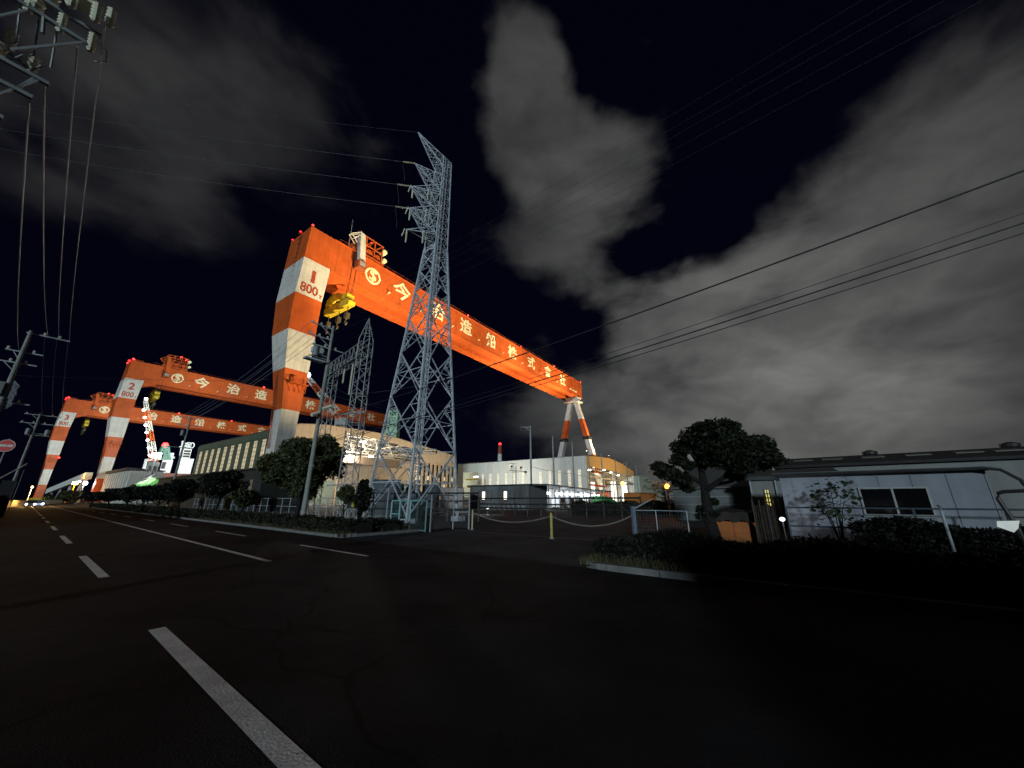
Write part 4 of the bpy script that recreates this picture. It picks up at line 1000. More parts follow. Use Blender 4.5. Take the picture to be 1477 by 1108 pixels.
# verge grass and dry leaves: uncountable
m = MB(); rr = random.Random(11)
for s0, s1, n0, n1, cnt in ((16.9,40,9.1,9.7,1500),(16.9,30,10.8,13,1500),(1.5,5.0,9.1,9.9,500),(1,5.0,12.4,16.8,700),(20,60,11,17,1800)):
    for _ in range(cnt):
        p = R(rr.uniform(s0,s1), rr.uniform(n0,n1), .05)
        for _k in range(3):
            h_ = rr.uniform(.06,.26); q = V((rr.uniform(-.1,.1), rr.uniform(-.1,.1), 0)); w_ = V((rr.uniform(-.02,.02), rr.uniform(-.02,.02), 0)); b_ = V((rr.uniform(-.08,.08), rr.uniform(-.08,.08), h_))
            m.add([p+q-w_, p+q+w_, p+q+b_], [(0,1,2)])
tag(m.build('verge_grass', DRY), 'dry grass and weeds on the verges along the kerb', 'grass', kind='stuff')
# broad leafed plant climbing the rail by the cabin window
cpb = R(-.4, 18.0); t = thing('climbing_plant', 'broad leafed plant climbing the rail post left of the cabin window', 'plant', cpb)
m = MB(); m2 = MB(); rr = random.Random(13)
for k in range(9):
    a = rr.uniform(0,6.28); z = rr.uniform(1.0,2.15); e = V((math.cos(a)*rr.uniform(.2,.75), math.sin(a)*rr.uniform(.1,.5), z)); m.tube([(0,0,0),e*.5+V((0,0,.3)),e], [.02,.015,.008], 5)
    for _ in range(26):
        q = e + V((rr.gauss(0,.2), rr.gauss(0,.2), rr.gauss(0,.2))); s = rr.uniform(.06,.14); u_ = V((rr.gauss(0,1),rr.gauss(0,1),rr.gauss(0,.6))).normalized(); w_ = u_.cross(V((0,0,1))).normalized()
        m2.add([q-u_*s, q+w_*s*.8, q+u_*s, q-w_*s*.8], [(0,1,2,3)])
m.build('stem', BARK, t); m2.build('foliage', leafmat('broad leaves', (.045,.07,.03)), t)

# ---------------------------------------------------------------- fences, gates, chain barrier
BLUEP = mat('pale grey pipe paint', (.36,.40,.43), .5, .1, var=.12, scale=3)
TEAL = mat('teal gate paint', (.20,.42,.40), .5, var=.12, scale=3)
NETM = mat('fence wire', (.10,.12,.12), .6, var=.1); NETT = mat('teal fence wire', (.07,.17,.165), .6, var=.1)
def fence(name, label, pts, h, post_every, pm, rails=(1.0,), mesh=None, pitch=.12, r=.03, cat='fence', group=None):
    o = V(pts[0]); t = thing(name, label, cat, o, 0, group); rl = MB(); nt_ = MB()
    for a, b in zip(pts, pts[1:]):
        a = V(a)-o; b = V(b)-o; L_ = (b-a).length; n = max(1, round(L_/post_every))
        for f in rails: rl.cyl(a+V((0,0,h*f)), b+V((0,0,h*f)), r*.8, n=8)
        for i in range(n+1):
            if i == 0 and a.length > .01: continue
            p = a + (b-a)*(i/n); MB().cyl(p-V((0,0,.1)), p+V((0,0,h+.02)), r, n=10).build('post', pm, t)
        if mesh:
            k = int(L_/pitch)
            for i in range(1, k):
                p = a + (b-a)*(i/k); nt_.beam(p+V((0,0,.08)), p+V((0,0,h-.02)), .007)
            for i in range(1, int(h/pitch)): nt_.beam(a+V((0,0,i*pitch)), b+V((0,0,i*pitch)), .006)
    rl.build('rail', pm, t)
    if mesh: nt_.build('mesh_panel', mesh, t)
    return t
fence('pipe_fence', 'pale pipe and mesh fence along the left verge behind the trees', [R(78,16.9), R(56,16.9), R(30.5,16.9)], 1.75, 2.0, BLUEP, (1.0,.55,.08), NETM, .16, .035)
fence('mesh_fence', 'dark mesh fence panel around the tower foot, left of the teal gate', [gnd(556,758), gnd(500,752)], 2.3, 2.4, BLUEP, (1.0,.06), NETM, .11, .035)
gl, gr_ = gnd(562,764), gnd(613,767.5)
gt = thing('mesh_gate', 'small teal framed mesh gate at the foot of the lattice tower', 'gate', gl)
b = gr_-gl; HT = 1.55; m = MB(); fr = MB()
for f in (0,.25,.56,1): fr.beam(b*f, b*f+V((0,0,HT)), .06)
for z in (.06,HT): fr.beam(V((0,0,z)), b+V((0,0,z)), .06)
fr.beam(V((0,0,.85)), b*.25+V((0,0,.85)), .06); fr.build('gate_frame', TEAL, gt)
for i in range(1,30): m.beam(b*(i/30)+V((0,0,.05)), b*(i/30)+V((0,0,HT)), .006)
for i in range(1,16): m.beam(V((0,0,.1*i)), b+V((0,0,.1*i)), .006)
m.build('mesh_panel', NETT, gt)
fence('mesh_fence', 'dark mesh fence with pale posts between the teal gate and the chain barrier', [gnd(620,767.5), gnd(653,763), gnd(676,763.5)], 1.85, 3.2, BLUEP, (1.0,.5), NETM, .1, .04)
def bollard(label, p, h, c, ys=0.045):
    t = thing('barrier_post', label, 'barrier post', p, 0, 'chain barrier posts'); 
    MB().lathe((0,0,0), [(ys*1.0,-.1),(ys,h-.04),(ys*.7,h),(.01,h+.01)], 12).build('post', c, t, 40); MB().lathe((0,0,0), [(.12,-.02),(.12,.02),(.06,.05)], 12).build('base_plate', GALVD, t); MB().tube([(0,-.05,h-.1),(0,-.09,h-.12),(0,-.05,h-.15)], .01, 5).build('chain_hook', GALVD, t); return t
YP = mat('faded yellow post', (.50,.40,.12), .6, var=.2, scale=4)
q0, q1, q2 = gnd(681,764), gnd(796,777), gnd(914,776)
bollard('pale yellow chain post beside the dark mesh fence', q0, 1.05, mat('pale yellow post', (.6,.52,.3), .6, var=.15)); bollard('yellow chain post in the middle of the driveway mouth', q1, 1.05, YP, .06)
CHAIN = mat('pale chain', (.45,.45,.40), .5, .2, var=.2)
def chain(label, a, b, s):
    a = V(a)+V((0,0,.92)); b = V(b)+V((0,0,.92)); pts = sag(a, b, s, 60); m = MB(); p0 = pts[0]
    for i, (p, q) in enumerate(zip(pts, pts[1:])):
        d_ = (q-p); u_ = V((0,0,1)) if i % 2 else V((-d_.y,d_.x,0)).normalized(); w_ = .022
        p_ = p-p0; q_ = q-p0
        m.tube([p_, p_+d_*.25+u_*w_, p_+d_*.75+u_*w_, q_, p_+d_*.75-u_*w_, p_+d_*.25-u_*w_, p_], .009, 4)
    o = m.build('barrier_chain', CHAIN); o.location = p0; tag(o, label, 'chain', 'barrier chains')
chain('sagging chain from the pale yellow post to the middle post', q0, q1, .38); chain('sagging chain from the middle yellow post to the blue grey fence post', q1, q2, .42)
fence('pipe_fence', 'pale pipe railing right of the driveway, left of the umbrella shaped tree', [gnd(914,776), gnd(950,777), gnd(996,781)], 1.15, 1.4, BLUEP, (1.0,), NETM, .12, .024)
pp = gnd(917,777); t = thing('gate_post', 'thick blue grey gate post at the right end of the chain', 'gate post', pp, .3)
MB().box(-.07,.07,-.07,.07,-.1,1.28).build('post', mat('blue grey paint', (.16,.20,.27), .5), t); MB().box(-.085,.085,-.085,.085,1.283,1.31).build('cap', GALVD, t)
m = MB(); m.beam((0,0,1.2), tuple(gnd(950,777)-pp+V((0,0,1.62))), .045); m.build('sloping_rail', BLUEP, t)
fence('guard_rail', 'dark two rail fence in front of the white cabin, right of the brown net', [R(1.0,18.3), R(-.5,18.3), R(-16,18.3)], 1.32, 1.9, mat('dark blue rail paint', (.05,.065,.085), .5), (1.0,.5), None, r=.035)
t = thing('leaning_post', 'pale thin post standing in the black hedge at far right', 'post', gnd(1386,823)); hL = 1.45
MB().cyl((0,0,-.1),(0,0,hL),.03,n=10).build('post', BLUEP, t); MB().cyl((-.02,0,hL),(.02,0,hL+.05),.04,.02,10).build('cap', GALVD, t)
# notice board on a stand
nb_ = gnd(505,752); t = thing('notice_board', 'small stand with a narrow yellow notice on black, beside the dark young tree', 'notice board', nb_, math.atan2(nb_.y, nb_.x) - math.pi/2)
ns = math.hypot(nb_.x, nb_.y)/35.0
m = MB()
for x in (-.42,.42): m.beam((x,0,-.1),(x,0,2.2*ns),.07)
m.beam((-.42,0,.95*ns),(.42,0,.95*ns),.07); m.beam((-.42,0,2.15*ns),(.42,0,2.15*ns),.06); m.beam((-.3,.1,0),(0,.05,.9*ns),.04); m.beam((.3,.1,0),(0,.05,.9*ns),.04)
m.build('stand', BLUEP, t); MB().box(-.38,.38,-.03,.0,1.02*ns,2.1*ns).build('board', DARK, t)
nv = MB().box(-.04,.26,-.045,-.033,1.12*ns,2.0*ns).build('notice', mat('yellow notice', (.75,.66,.06), .6, var=.05), t)
m = MB()
for i in range(5): m.box(.02+.03*(i % 2),.20-.02*(i % 3),-.052,-.047,(1.25+.15*i)*ns,(1.29+.15*i)*ns)
m.build('notice_lines', RUST, nv)
# no entry sign on the left with its post
sg = hd(9,643,31); sg.z = 0; D_ = 31; zs_ = hd(9,643,D_).z; rs_ = .30
t = thing('no_entry_sign', 'round red no entry sign with white bar at the left edge', 'road sign', sg, math.atan2(sg.y, sg.x) - math.pi/2 - .4)
MB().cyl((0,.06,-.1),(0,.06,zs_+.35),.03,n=10).build('post', GALVD, t)
m = MB(); m.cyl((0,-.02,zs_),(0,.02,zs_),rs_,n=36); m.build('disc', mat('red sign face', (.62,.04,.04), .45, var=.05), t, 40)
m = MB(); m.box(-.23,.23,-.028,-.023,zs_-.055,zs_+.055); m.build('bar', WHITE, t)
m = MB(); n = 40
for i in range(n): a = 2*math.pi*i/n; m.add([], [])
m.add([(math.cos(2*math.pi*i/n)*r_, -.024, zs_+math.sin(2*math.pi*i/n)*r_) for i in range(n) for r_ in (rs_*.93, rs_)], [(2*i,2*i+1,(2*i+3)%(2*n),(2*i+2)%(2*n)) for i in range(n)]); m.build('rim', WHITE, t)
# white awning of a dark kiosk at the far left
kb_ = at_px(14, 735, 62); t = thing('roadside_kiosk', 'dark kiosk with a pale sloping awning below the red sign', 'kiosk', kb_, ROADROT); t.scale = (.42,.42,1)
za = hd(20,668,62).z; m = MB(); m.box(-2.6,-.5,-1.4,1.4,0,za-1.7); m.build('body', mat('dark kiosk wall', (.03,.03,.032), .8), t)
MB().prism([(-3.2,za-1.5),(-.1,za),(-.1,za-.08),(-3.2,za-1.58)], 'y', -1.6, 1.6).build('awning', mat('pale awning', (.5,.5,.5), .7, var=.2), t)
m = MB(); m.box(-.18,-.1,-1.55,-1.47,0,za-.62); m.box(-.18,-.1,1.47,1.55,0,za-.62); m.build('post', GALVD, t)

# ---------------------------------------------------------------- net poles
netp = [((765,614),0),((797,629),0),((825,637),0),((848,647),0),((867,654),0),((887,662),0),((903,666),0),((917,671),0)]
on = ['nearest and tallest looking','second','third','fourth','fifth','sixth','seventh','farthest']
NP = []
for i, (q, _) in enumerate(netp):
    d_ = ray(*q); p = EYE + d_*((14-CAMH)/d_.z); p.z = 0; NP.append(p)
    t = thing('net_pole', 'tall slim net pole before the pale hall, %s of the row' % on[i], 'pole', p, KROT, 'net poles')
    MB().cyl((0,0,-.2),(0,0,14.0),.20,.14,10).build('shaft', GALVD, t, 40)
    m = MB(); m.box(-.3,.3,-.3,.3,-.1,.12); m.build('base_plate', CONC, t)
    if i == 0:
        m = MB(); m.beam((0,0,13.7),(-.2,2.0,13.9),.16); m.beam((-.2,2.0,13.9),(-.1,1.9,13.3),.12); m.beam((0,0,13.0),(-.1,1.0,13.75),.1); m.build('arm', GALVD, t)
for z, lab in ((13.85,'topmost wire strung between the tall net poles'),(7.0,'middle wire strung between the tall net poles')):
    pts = []
    for a, b in zip(NP, NP[1:]): pts += sag(a+V((0,0,z)), b+V((0,0,z)), .12, 6)[:-1]
    pts.append(NP[-1]+V((0,0,z))); wire_thing(pts, .035, lab, GALVD, name='net_wire', cat='wire')
ta = hd(740, 735, 75); ta.z = 0
t = thing('roof_antenna', 'thin television antenna mast standing behind the grey office', 'antenna', ta, .8); zt = hd(740,668,75).z
m = MB(); m.cyl((0,0,0),(0,0,zt),.05,n=6); m.build('mast', GALVD, t); m = MB(); m.beam((-1.0,0,zt-.1),(1.0,0,zt-.1),.05); m.beam((-1.4,0,zt-1.8),(1.4,0,zt-1.8),.05)
for i in range(7): m.beam((-1.0+.33*i,-.4,zt-.1),(-1.0+.33*i,.4,zt-.1),.025); m.beam((-1.3+.43*i,-.4,zt-1.8),(-1.3+.43*i,.4,zt-1.8),.025)
m.build('element', GALVD, t)

# ---------------------------------------------------------------- substation equipment behind the fence
STEEL = mat('blue grey enclosure', (.13,.16,.19), .5, .1, var=.15, streak=.2); STEEL2 = mat('dark enclosure', (.07,.085,.095), .5, var=.15, streak=.2)
def enclosure(label, px0, px1, ytop, D, dep, m_, ribs=True, lamps=0):
    a = hd(px0, 738, D); a.z = 0; b = hd(px1, 738, D); b.z = 0; w_ = (b-a).length; h_ = hd((px0+px1)/2, ytop, D).z
    t = thing('switchgear_cabinet', label, 'switchgear', a, math.atan2(b.y-a.y, b.x-a.x), 'substation cabinets')
    m = MB(); m.box(0,w_,0,dep,.15,h_)
    if ribs:
        n = int(w_/.28)
        for i in range(n): m.box(.05+i*.28,.17+i*.28,-.05,-.003,.3,h_-.1)
    m.build('body', m_, t); MB().box(-.06,w_+.06,-.08,dep+.06,h_+.002,h_+.08).build('roof', STEEL2, t); MB().box(-.1,w_+.1,-.1,dep+.1,0,.147).build('plinth', CONC, t)
    for i in range(lamps): MB().sph((w_*(i+.7)/(lamps+.5),-.09,h_*.62),.07).build('indicator_lamp', LAMPW, t)
    return t
enclosure('ribbed blue grey switchgear cabinet left inside the lattice tower legs', 533, 574, 693, 40, 2.5, STEEL)
enclosure('dark cabinet with a row of small lamps inside the tower legs', 570, 604, 700, 42, 2.5, STEEL2, False, 4)
enclosure('plain dark grey cabinet right inside the tower legs', 608, 633, 700, 43, 2.2, STEEL2)
enclosure('low pale cabinet right of the tower legs', 634, 668, 704, 60, 4, mat('pinkish cladding', (.52,.43,.38), .7, var=.06), True)
tr = at_px(588, 740, 36)
t = thing('power_transformer', 'grey power transformer with radiator fins and bushings behind the teal gate', 'transformer', tr, KROT+.4)
MB().box(-1.3,1.3,-.8,.8,.2,2.3).build('tank', STEEL2, t)
m = MB()
for i in range(12): m.box(-1.2+.2*i,-1.13+.2*i,-1.25,-.803,.4,2.1)
m.build('radiator', STEEL, t)
for x in (-.8,0,.8):
    m = MB(); insul(m, (x,0,2.3), (x*1.15,0,3.3), 7, .13); m.build('bushing', PORC, t)
MB().cyl((-1.1,.5,2.75),(1.1,.5,2.75),.28,n=14).box(-.9,-.7,.4,.6,2.3,2.5).box(.7,.9,.4,.6,2.3,2.5).build('conservator', STEEL2, t)
pr = [gnd(530,757), gnd(690,757)]
a = hd(690, 733, 30); b = hd(520, 733, 34); a.z = b.z = 0
t = thing('pipe_rack', 'dark pipe rack with stacked rails running behind the fences', 'pipe rack', a); d_ = b-a
m = MB(); 
for z in (.9,1.5,2.1): m.cyl(V((0,0,z)), d_+V((0,0,z)), .06, n=8)
m.build('pipe', DARK, t); m = MB()
for i in range(9): m.beam(d_*(i/8), d_*(i/8)+V((0,0,2.2)), .09)
m.build('post', DARK, t)
a = hd(925, 738, 34); b = hd(692, 735, 44); a.z = b.z = 0
t = thing('pipe_rack', 'long dark pipe rack behind the chain barrier in front of the canopy', 'pipe rack', a); d_ = b-a
m = MB()
for z in (.75,1.15,1.75): m.cyl(V((0,0,z)), d_+V((0,0,z)), .07, n=8)
m.build('pipe', DARK, t); m = MB()
for i in range(12): m.beam(d_*(i/11), d_*(i/11)+V((0,0,1.9)), .09)
m.build('post', DARK, t)
# parked bicycles under the office, seen through the rack
def bicycle(label, p, rz):
    t = thing('bicycle', label, 'bicycle', p, rz, 'bicycles by the office')
    for x in (-.52,.52):
        m = MB(); pts = [(x+.33*math.cos(k*math.pi/9),0,.34+.33*math.sin(k*math.pi/9)) for k in range(19)]; m.tube(pts, .02, 5)
        for k in range(6): m.beam((x,0,.34),(x+.32*math.cos(k*1.047),0,.34+.32*math.sin(k*1.047)),.008)
        m.build('wheel', DARK, t)
    m = MB()
    for p_, q_ in (((-.52,0,.34),(-.15,0,.8)),((-.52,0,.34),(-.05,0,.32)),((-.05,0,.32),(-.2,0,.92)),((-.05,0,.32),(.38,0,.8)),((-.16,0,.78),(.37,0,.85)),((.52,0,.34),(.34,0,1.0))): m.beam(p_, q_, .035)
    m.build('frame', GALV, t); MB().beam((.30,-.28,1.02),(.30,.28,1.02),.03).build('handlebar', GALVD, t); MB().loft([[(-.32,-.07,.93),(-.32,.07,.93),(-.32,.07,.98),(-.32,-.07,.98)],[(-.08,-.02,.94),(-.08,.02,.94),(-.08,.02,.98),(-.08,-.02,.98)]]).build('saddle', DARK, t)
    return t
bb = [hd(706+7*i, 740, 50+.3*i) for i in range(8)]
bc = None
for i, p in enumerate(bb):
    p.z = 0; lb_ = 'bicycle parked in the row below the lit office windows, %s from the left' % ['first','second','third','fourth','fifth','sixth','seventh','eighth'][i]
    if bc is None: bc = bicycle(lb_, p, 1.9)
    else: dup(bc, p, 1.9 + random.uniform(-.15,.15), lb_)
def lamp_post(label, p, h, col, power, rad, name='street_lamp', pole=GALVD):
    t = thing(name, label, 'street lamp', p, 0); m = MB(); m.cyl((0,0,-.1),(0,0,h-.3),.09,.06,10); m.build('pole', pole, t, 40)
    MB().cyl((0,0,h-.32),(0,0,h-rad*.8),.13,.18,10).build('lamp_base', DARK, t)
    MB().sph((0,0,h),rad,12,8).build('lamp_globe', emit('globe %s' % str(col), col, 7), t, 60)
    o = point((0,0,0), power, col, .1); o.parent = t; o.location = (0,-.0,h+rad+.25); return t
p = at_px(967, 740, 40); lamp_post('orange globe lamp glowing beside the dark umbrella shaped tree', p, hd(967,702,40).z, (1,.26,.02), 170, .24)
p = at_px(902, 740, 95); lamp_post('orange globe lamp in front of the open lit hall front', p, hd(902,698,95).z, (1,.38,.04), 1200, .5)
p = at_px(703, 748, 46); lamp_post('low white lamp above the bicycles by the office', p, hd(725,733,46).z, (.95,.97,1), 90, .10)
# ---------------------------------------------------------------- right hand side: cabin, warehouse, orange cover
CABW = mat('blue white cabin panel', (.23,.25,.29), .6, var=.1, scale=.7, streak=.32)
sA, sB = sn(Un(1124,690,20.0))[0], sn(Un(1424,690,20.0))[0]
zr = Un(1270,683,20.0).z
cab = thing('site_cabin', 'blue white prefabricated cabin with a dark two pane window behind black hedges', 'cabin', R(sB,20.0), ROADROT)
Lc = sA - sB
m = MB(); m.box(0,4.2,0,Lc,.0,zr)
for i in range(7): m.box(-.025,-.004,Lc*i/6.5,Lc*i/6.5+.04,.1,zr-.02)
m.build('wall', CABW, cab)
MB().prism([(-.35,zr+.003),(4.5,zr+.003),(4.5,zr+.30),(-.35,zr+.12)], 'y', -.15, Lc+.15).build('roof', mat('dull cabin roof', (.16,.17,.18), .6, var=.2), cab)
gu = MB(); gu.tube([(-.42,Lc+.1,zr+.05),(-.42,.1,zr+.05),(-.42,-.25,zr-.02),(-.3,-.6,zr-.35),(-.2,-.75,zr-.75)], .05, 8); gu.cyl((-.2,-.75,zr-.75),(-.2,-.78,zr-.95),.09,n=10); gu.build('gutter', DARK, cab)
def csz(px, py): p = Un(px, py, 19.95); q = p - R(sB,20.0); return q.dot(RS), p.z
y1, zt_ = csz(1240,705); y0, zb_ = csz(1347,742); zt_ = csz(1290,705)[1]; zb_ = csz(1290,742)[1]
wf = MB()
for y in (y0-.06, (y0+y1)/2-.03, y1): wf.box(-.07,-.03,y,y+.06,zb_-.06,zt_+.06)
for z in (zb_-.06, zt_): wf.box(-.068,-.03,y0-.06,y1+.06,z,z+.06)
wo = wf.build('window', mat('white window frame', (.27,.28,.28), .5), cab)
MB().box(-.045,-.028,y0,(y0+y1)/2-.03,zb_,zt_).build('window_pane', mat('black window glass', (.004,.004,.005), .06, spec=.6, var=0), wo)
MB().box(-.045,-.028,(y0+y1)/2+.03,y1,zb_,zt_).build('window_pane', MATS['black window glass'], wo)
MB().box(-.16,-.03,y0-.1,y1+.1,zb_-.11,zb_-.063).build('sill', GALVD, wo)
m = MB()
for px, py in ((1224,696),(1229,695),(1219,697)): y, z = csz(px,py); m.box(-.05,-.027,y-.04,y+.04,z-.07,z+.05)
m.build('plant_shadow_mark', DARK, cab)  # leaf shadows of the climbing plant, drawn as dark plates on the wall
y, z = csz(1229,716); m = MB()
for k in range(8): a = k*math.pi/4; m.cyl((-.035,y+math.cos(a)*.12,z+math.sin(a)*.12),(-.02,y+math.cos(a)*.12,z+math.sin(a)*.12),.022,n=6)
m.build('plant_shadow_dots', DARK, cab)  # more of the plant's shadow, drawn as a ring of dark dots
# long warehouse behind
wn = 40.0
s0, s1 = sn(Un(1128,690,wn))[0], -95
ze = Un(1300,669,wn).z; zt2 = Un(1300,653.5,wn+6).z
wh = thing('warehouse', 'long grey warehouse with a dark roof strip behind the white cabin', 'warehouse', R(s1,wn), ROADROT); Lw = s0-s1
GREYL = mat('pale grey warehouse wall', (.20,.205,.20), .75, var=.1, scale=.4, streak=.15)
MB().box(0,22,0,Lw,0,ze).build('wall', GREYL, wh)
MB().prism([(-.5,ze+.003),(-.5,ze+.2),(6,zt2),(16,zt2),(22.5,ze+.2),(22.5,ze+.003)], 'y', -.5, Lw+.4).build('roof', mat('black warehouse roof', (.018,.018,.02), .7, var=.3), wh)
m = MB()
for px in (1165,1208,1268,1335,1410,1470):
    p = Un(px, 690, wn+3.5); s_ = p.dot(RS) - s1; sl_ = (zt2-ze-.2)/6.5; zz = ze + .2 + sl_*(3.4+.5)
    m.prism([(2.9,zz-.5*sl_-.06),(3.9,zz+.5*sl_-.06),(3.9,zz+.5*sl_+.05),(2.9,zz-.5*sl_+.05)], 'y', s_-.7, s_+.7)
m.build('roof_light', mat('pale roof light', (.13,.125,.10), .5), wh)
for px in (1266,1477):
    p = Un(px, 690, wn+10); s_ = p.dot(RS)-s1; zz = zt2
    MB().lathe((10,s_,zz), [(.25,-.2),(.25,.3),(.55,.34),(.58,.6),(.2,.75)], 14).build('roof_vent', DARK, wh)
# gable annex with the yellow lit window, and the low grey shed left of it
na = 30.0; a0, a1 = sn(Un(1082,690,na))[0], sn(Un(1122,690,na))[0]
zl = Un(1100,693,na).z
an = thing('warehouse_annex', 'grey annex with one yellow lit window left of the white cabin', 'annex', R(a1,na), ROADROT)
MB().box(0,9,-3,a0-a1,0,zl).build('wall', GREYL, an); MB().prism([(-.3,zl+.003),(9.2,zl+.003),(9.2,zl+1.2),(-.3,zl+.25)], 'y', -3.2, a0-a1+.3).build('roof', ROOF, an)
def asz(px, py): p = Un(px, py, na-.05); q = p - R(a1,na); return q.dot(RS), p.z
ya, za_ = asz(1102,706); yb, zb2 = asz(1114,731)
lw = MB()
for f in (0,.5,1): y = ya + (yb-ya)*f; lw.box(-.09,-.05,y-.035,y+.035,zb2,za_)
for f in (0,.25,.5,.75,1): z = zb2 + (za_-zb2)*f; lw.box(-.088,-.05,yb,ya,z-.035,z+.035)
wo = lw.build('window', FRAME, an); MB().box(-.045,-.005,yb,ya,zb2,za_).build('lit_pane', emit('yellow lit window', (1,.86,.24), .85, .25), wo)
m = MB(); m.tube([(-.12,a0-a1+.05,zl),(-.12,a0-a1+.05,.2)], .06, 8); m.tube([(-.12,.2,zl),(-.12,.2,.2)], .06, 8); m.build('downpipe', GALVD, an)
nb2 = 34.0; b0, b1 = sn(Un(968,690,nb2))[0], sn(Un(1100,690,nb2))[0]; zl2 = Un(1020,705,nb2).z
lo = thing('low_shed', 'low grey shed with ribbed wall behind the trunk of the umbrella shaped tree', 'shed', R(b1,nb2), ROADROT)
MB().box(0,8,0,b0-b1,0,zl2).build('wall', mat('grey shed wall', (.14,.15,.145), .75, var=.15, streak=.2), lo)
MB().prism([(-.4,zl2+.003),(8,zl2+.003),(8,zl2+2.6),(-.4,zl2+.12)], 'y', -.2, b0-b1+.2).build('roof', mat('slate grey roof', (.10,.105,.105), .6, var=.15), lo)
m = MB()
for z in (.25,.5,.75): m.box(-.05,-.004,0,b0-b1,zl2*z-.05,zl2*z+.05)
m.build('girt', GREYL, lo)
# orange covered machine and brown net
o0, o1 = gnd(1031,784), gnd(1093,785)
oc = thing('orange_cover', 'orange rounded machine cover under a dark tarpaulin behind the umbrella shaped tree', 'machine cover', o1 + RN*.4, ROADROT)
Lo = (o0-o1).length; hz = hd(1062,753,18.0).z
pf = [(.02,0),(Lo,0),(Lo,hz*.78),(Lo-.06,hz*.92),(Lo-.2,hz),(.2,hz),(.08,hz*.92),(.02,hz*.78)]
MB().prism([(y,z) for y, z in pf], 'x', 0, 1.3).build('cover', mat('orange plastic cover', (.40,.125,.03), .55, var=.12, scale=2, streak=.15), oc)
m = MB(); m.box(-.02,-.004,Lo*.48,Lo*.52,.1,hz*.95); m.box(-.02,-.004,.05,Lo-.05,hz*.42,hz*.45); m.build('seam', RUST, oc)
m = MB(); k = 14; rings = []
for i in range(k+1):
    y = -.25 + (Lo+.5)*i/k; dz = .05*math.sin(i*1.7); rings.append([V((-.1,y,hz+.02+dz)),V((-.12,y,hz+.36+dz*.5)),V((.3,y,hz+.5-abs(i-7)*.02)),V((1.4,y,hz+.4)),V((1.4,y,hz+.04))])
m.loft(rings); m.build('tarpaulin', mat('dark tarpaulin', (.03,.022,.018), .7, var=.3, bump=.5, bscale=4), oc)
n0, n1_ = gnd(1096,786), gnd(1128,787); d_ = n1_-n0
nt_ = thing('net_screen', 'dark brown draped net between the orange cover and the cabin', 'net', n0); m = MB(); rings = []; hN = 1.5
for i in range(25):
    p = d_*(i/24) + V((d_.y,-d_.x,0)).normalized()*(.06*math.sin(i*1.9)); rings.append((p, hN - .12*abs(math.sin(i*.4))))
vs = []; fs = []
for p, h_ in rings: vs += [p, p+V((0,0,h_)), p+V((.03,.03,h_)), p+V((.03,.03,0))]
for i in range(24):
    for j in range(4): fs.append((4*i+j, 4*i+4+j, 4*i+4+(j+1)%4, 4*i+(j+1)%4))
m.add(vs, fs); m.build('net', mat('brown net', (.07,.05,.035), .9, var=.4, scale=8), nt_)
m = MB()
for f in (0,.33,.66,1): m.cyl(d_*f, d_*f+V((0,0,1.6)), .025, n=8)
m.build('post', DARK, nt_)
wl = at_px(1128, 748, 19.0); t = thing('work_lamp', 'small bright white lamp at the left corner of the cabin', 'work lamp', wl)
zz = hd(1128,749,19.0).z; MB().cyl((0,0,0),(0,0,zz-.08),.025,n=8).build('stand', DARK, t); MB().lathe((0,0,zz), [(.02,-.08),(.08,-.05),(.10,.01),(.07,.06),(.01,.08)], 12).build('lamp_head', emit('white work lamp', (.95,.98,1), 2.2), t, 50)
o = point((0,0,0), 16, (.95,.98,1), .08); o.parent = t; o.location = (-.1,-.25,zz+.05)
# tube frame at the right edge with an emissive white panel low on it
mp_ = at_px(1474, 760, 12.5); t = thing('tube_frame', 'black rounded tube frame at the far right edge of the hedge', 'tube frame', mp_, math.atan2(mp_.y, mp_.x)-math.pi/2)
z1 = hd(1470,709,12.5).z; z0 = hd(1470,762,12.5).z
m = MB(); m.tube([(0,0,0),(-.05,0,z0),(-.16,0,z1-.12),(-.13,0,z1-.03),(-.05,0,z1),(.6,0,z1+.03),(.7,0,z1-.1),(.6,0,z0),(.6,0,0)], .035, 8); m.build('tube', DARK, t)
m = MB(); m.beam((-.05,0,z0+.2),(.62,0,z0+.2),.03); m.build('cross_bar', DARK, t)
m = MB(); m.prism([(-.30,z0+.02),(-.12,z0-.08),(-.05,z0+.0),(.0,z0+.14),(-.28,z0+.12)], 'y', -.1, .0); m.build('white_glow_panel', emit('white glow panel', (.9,1,.97), .38, .6), t)

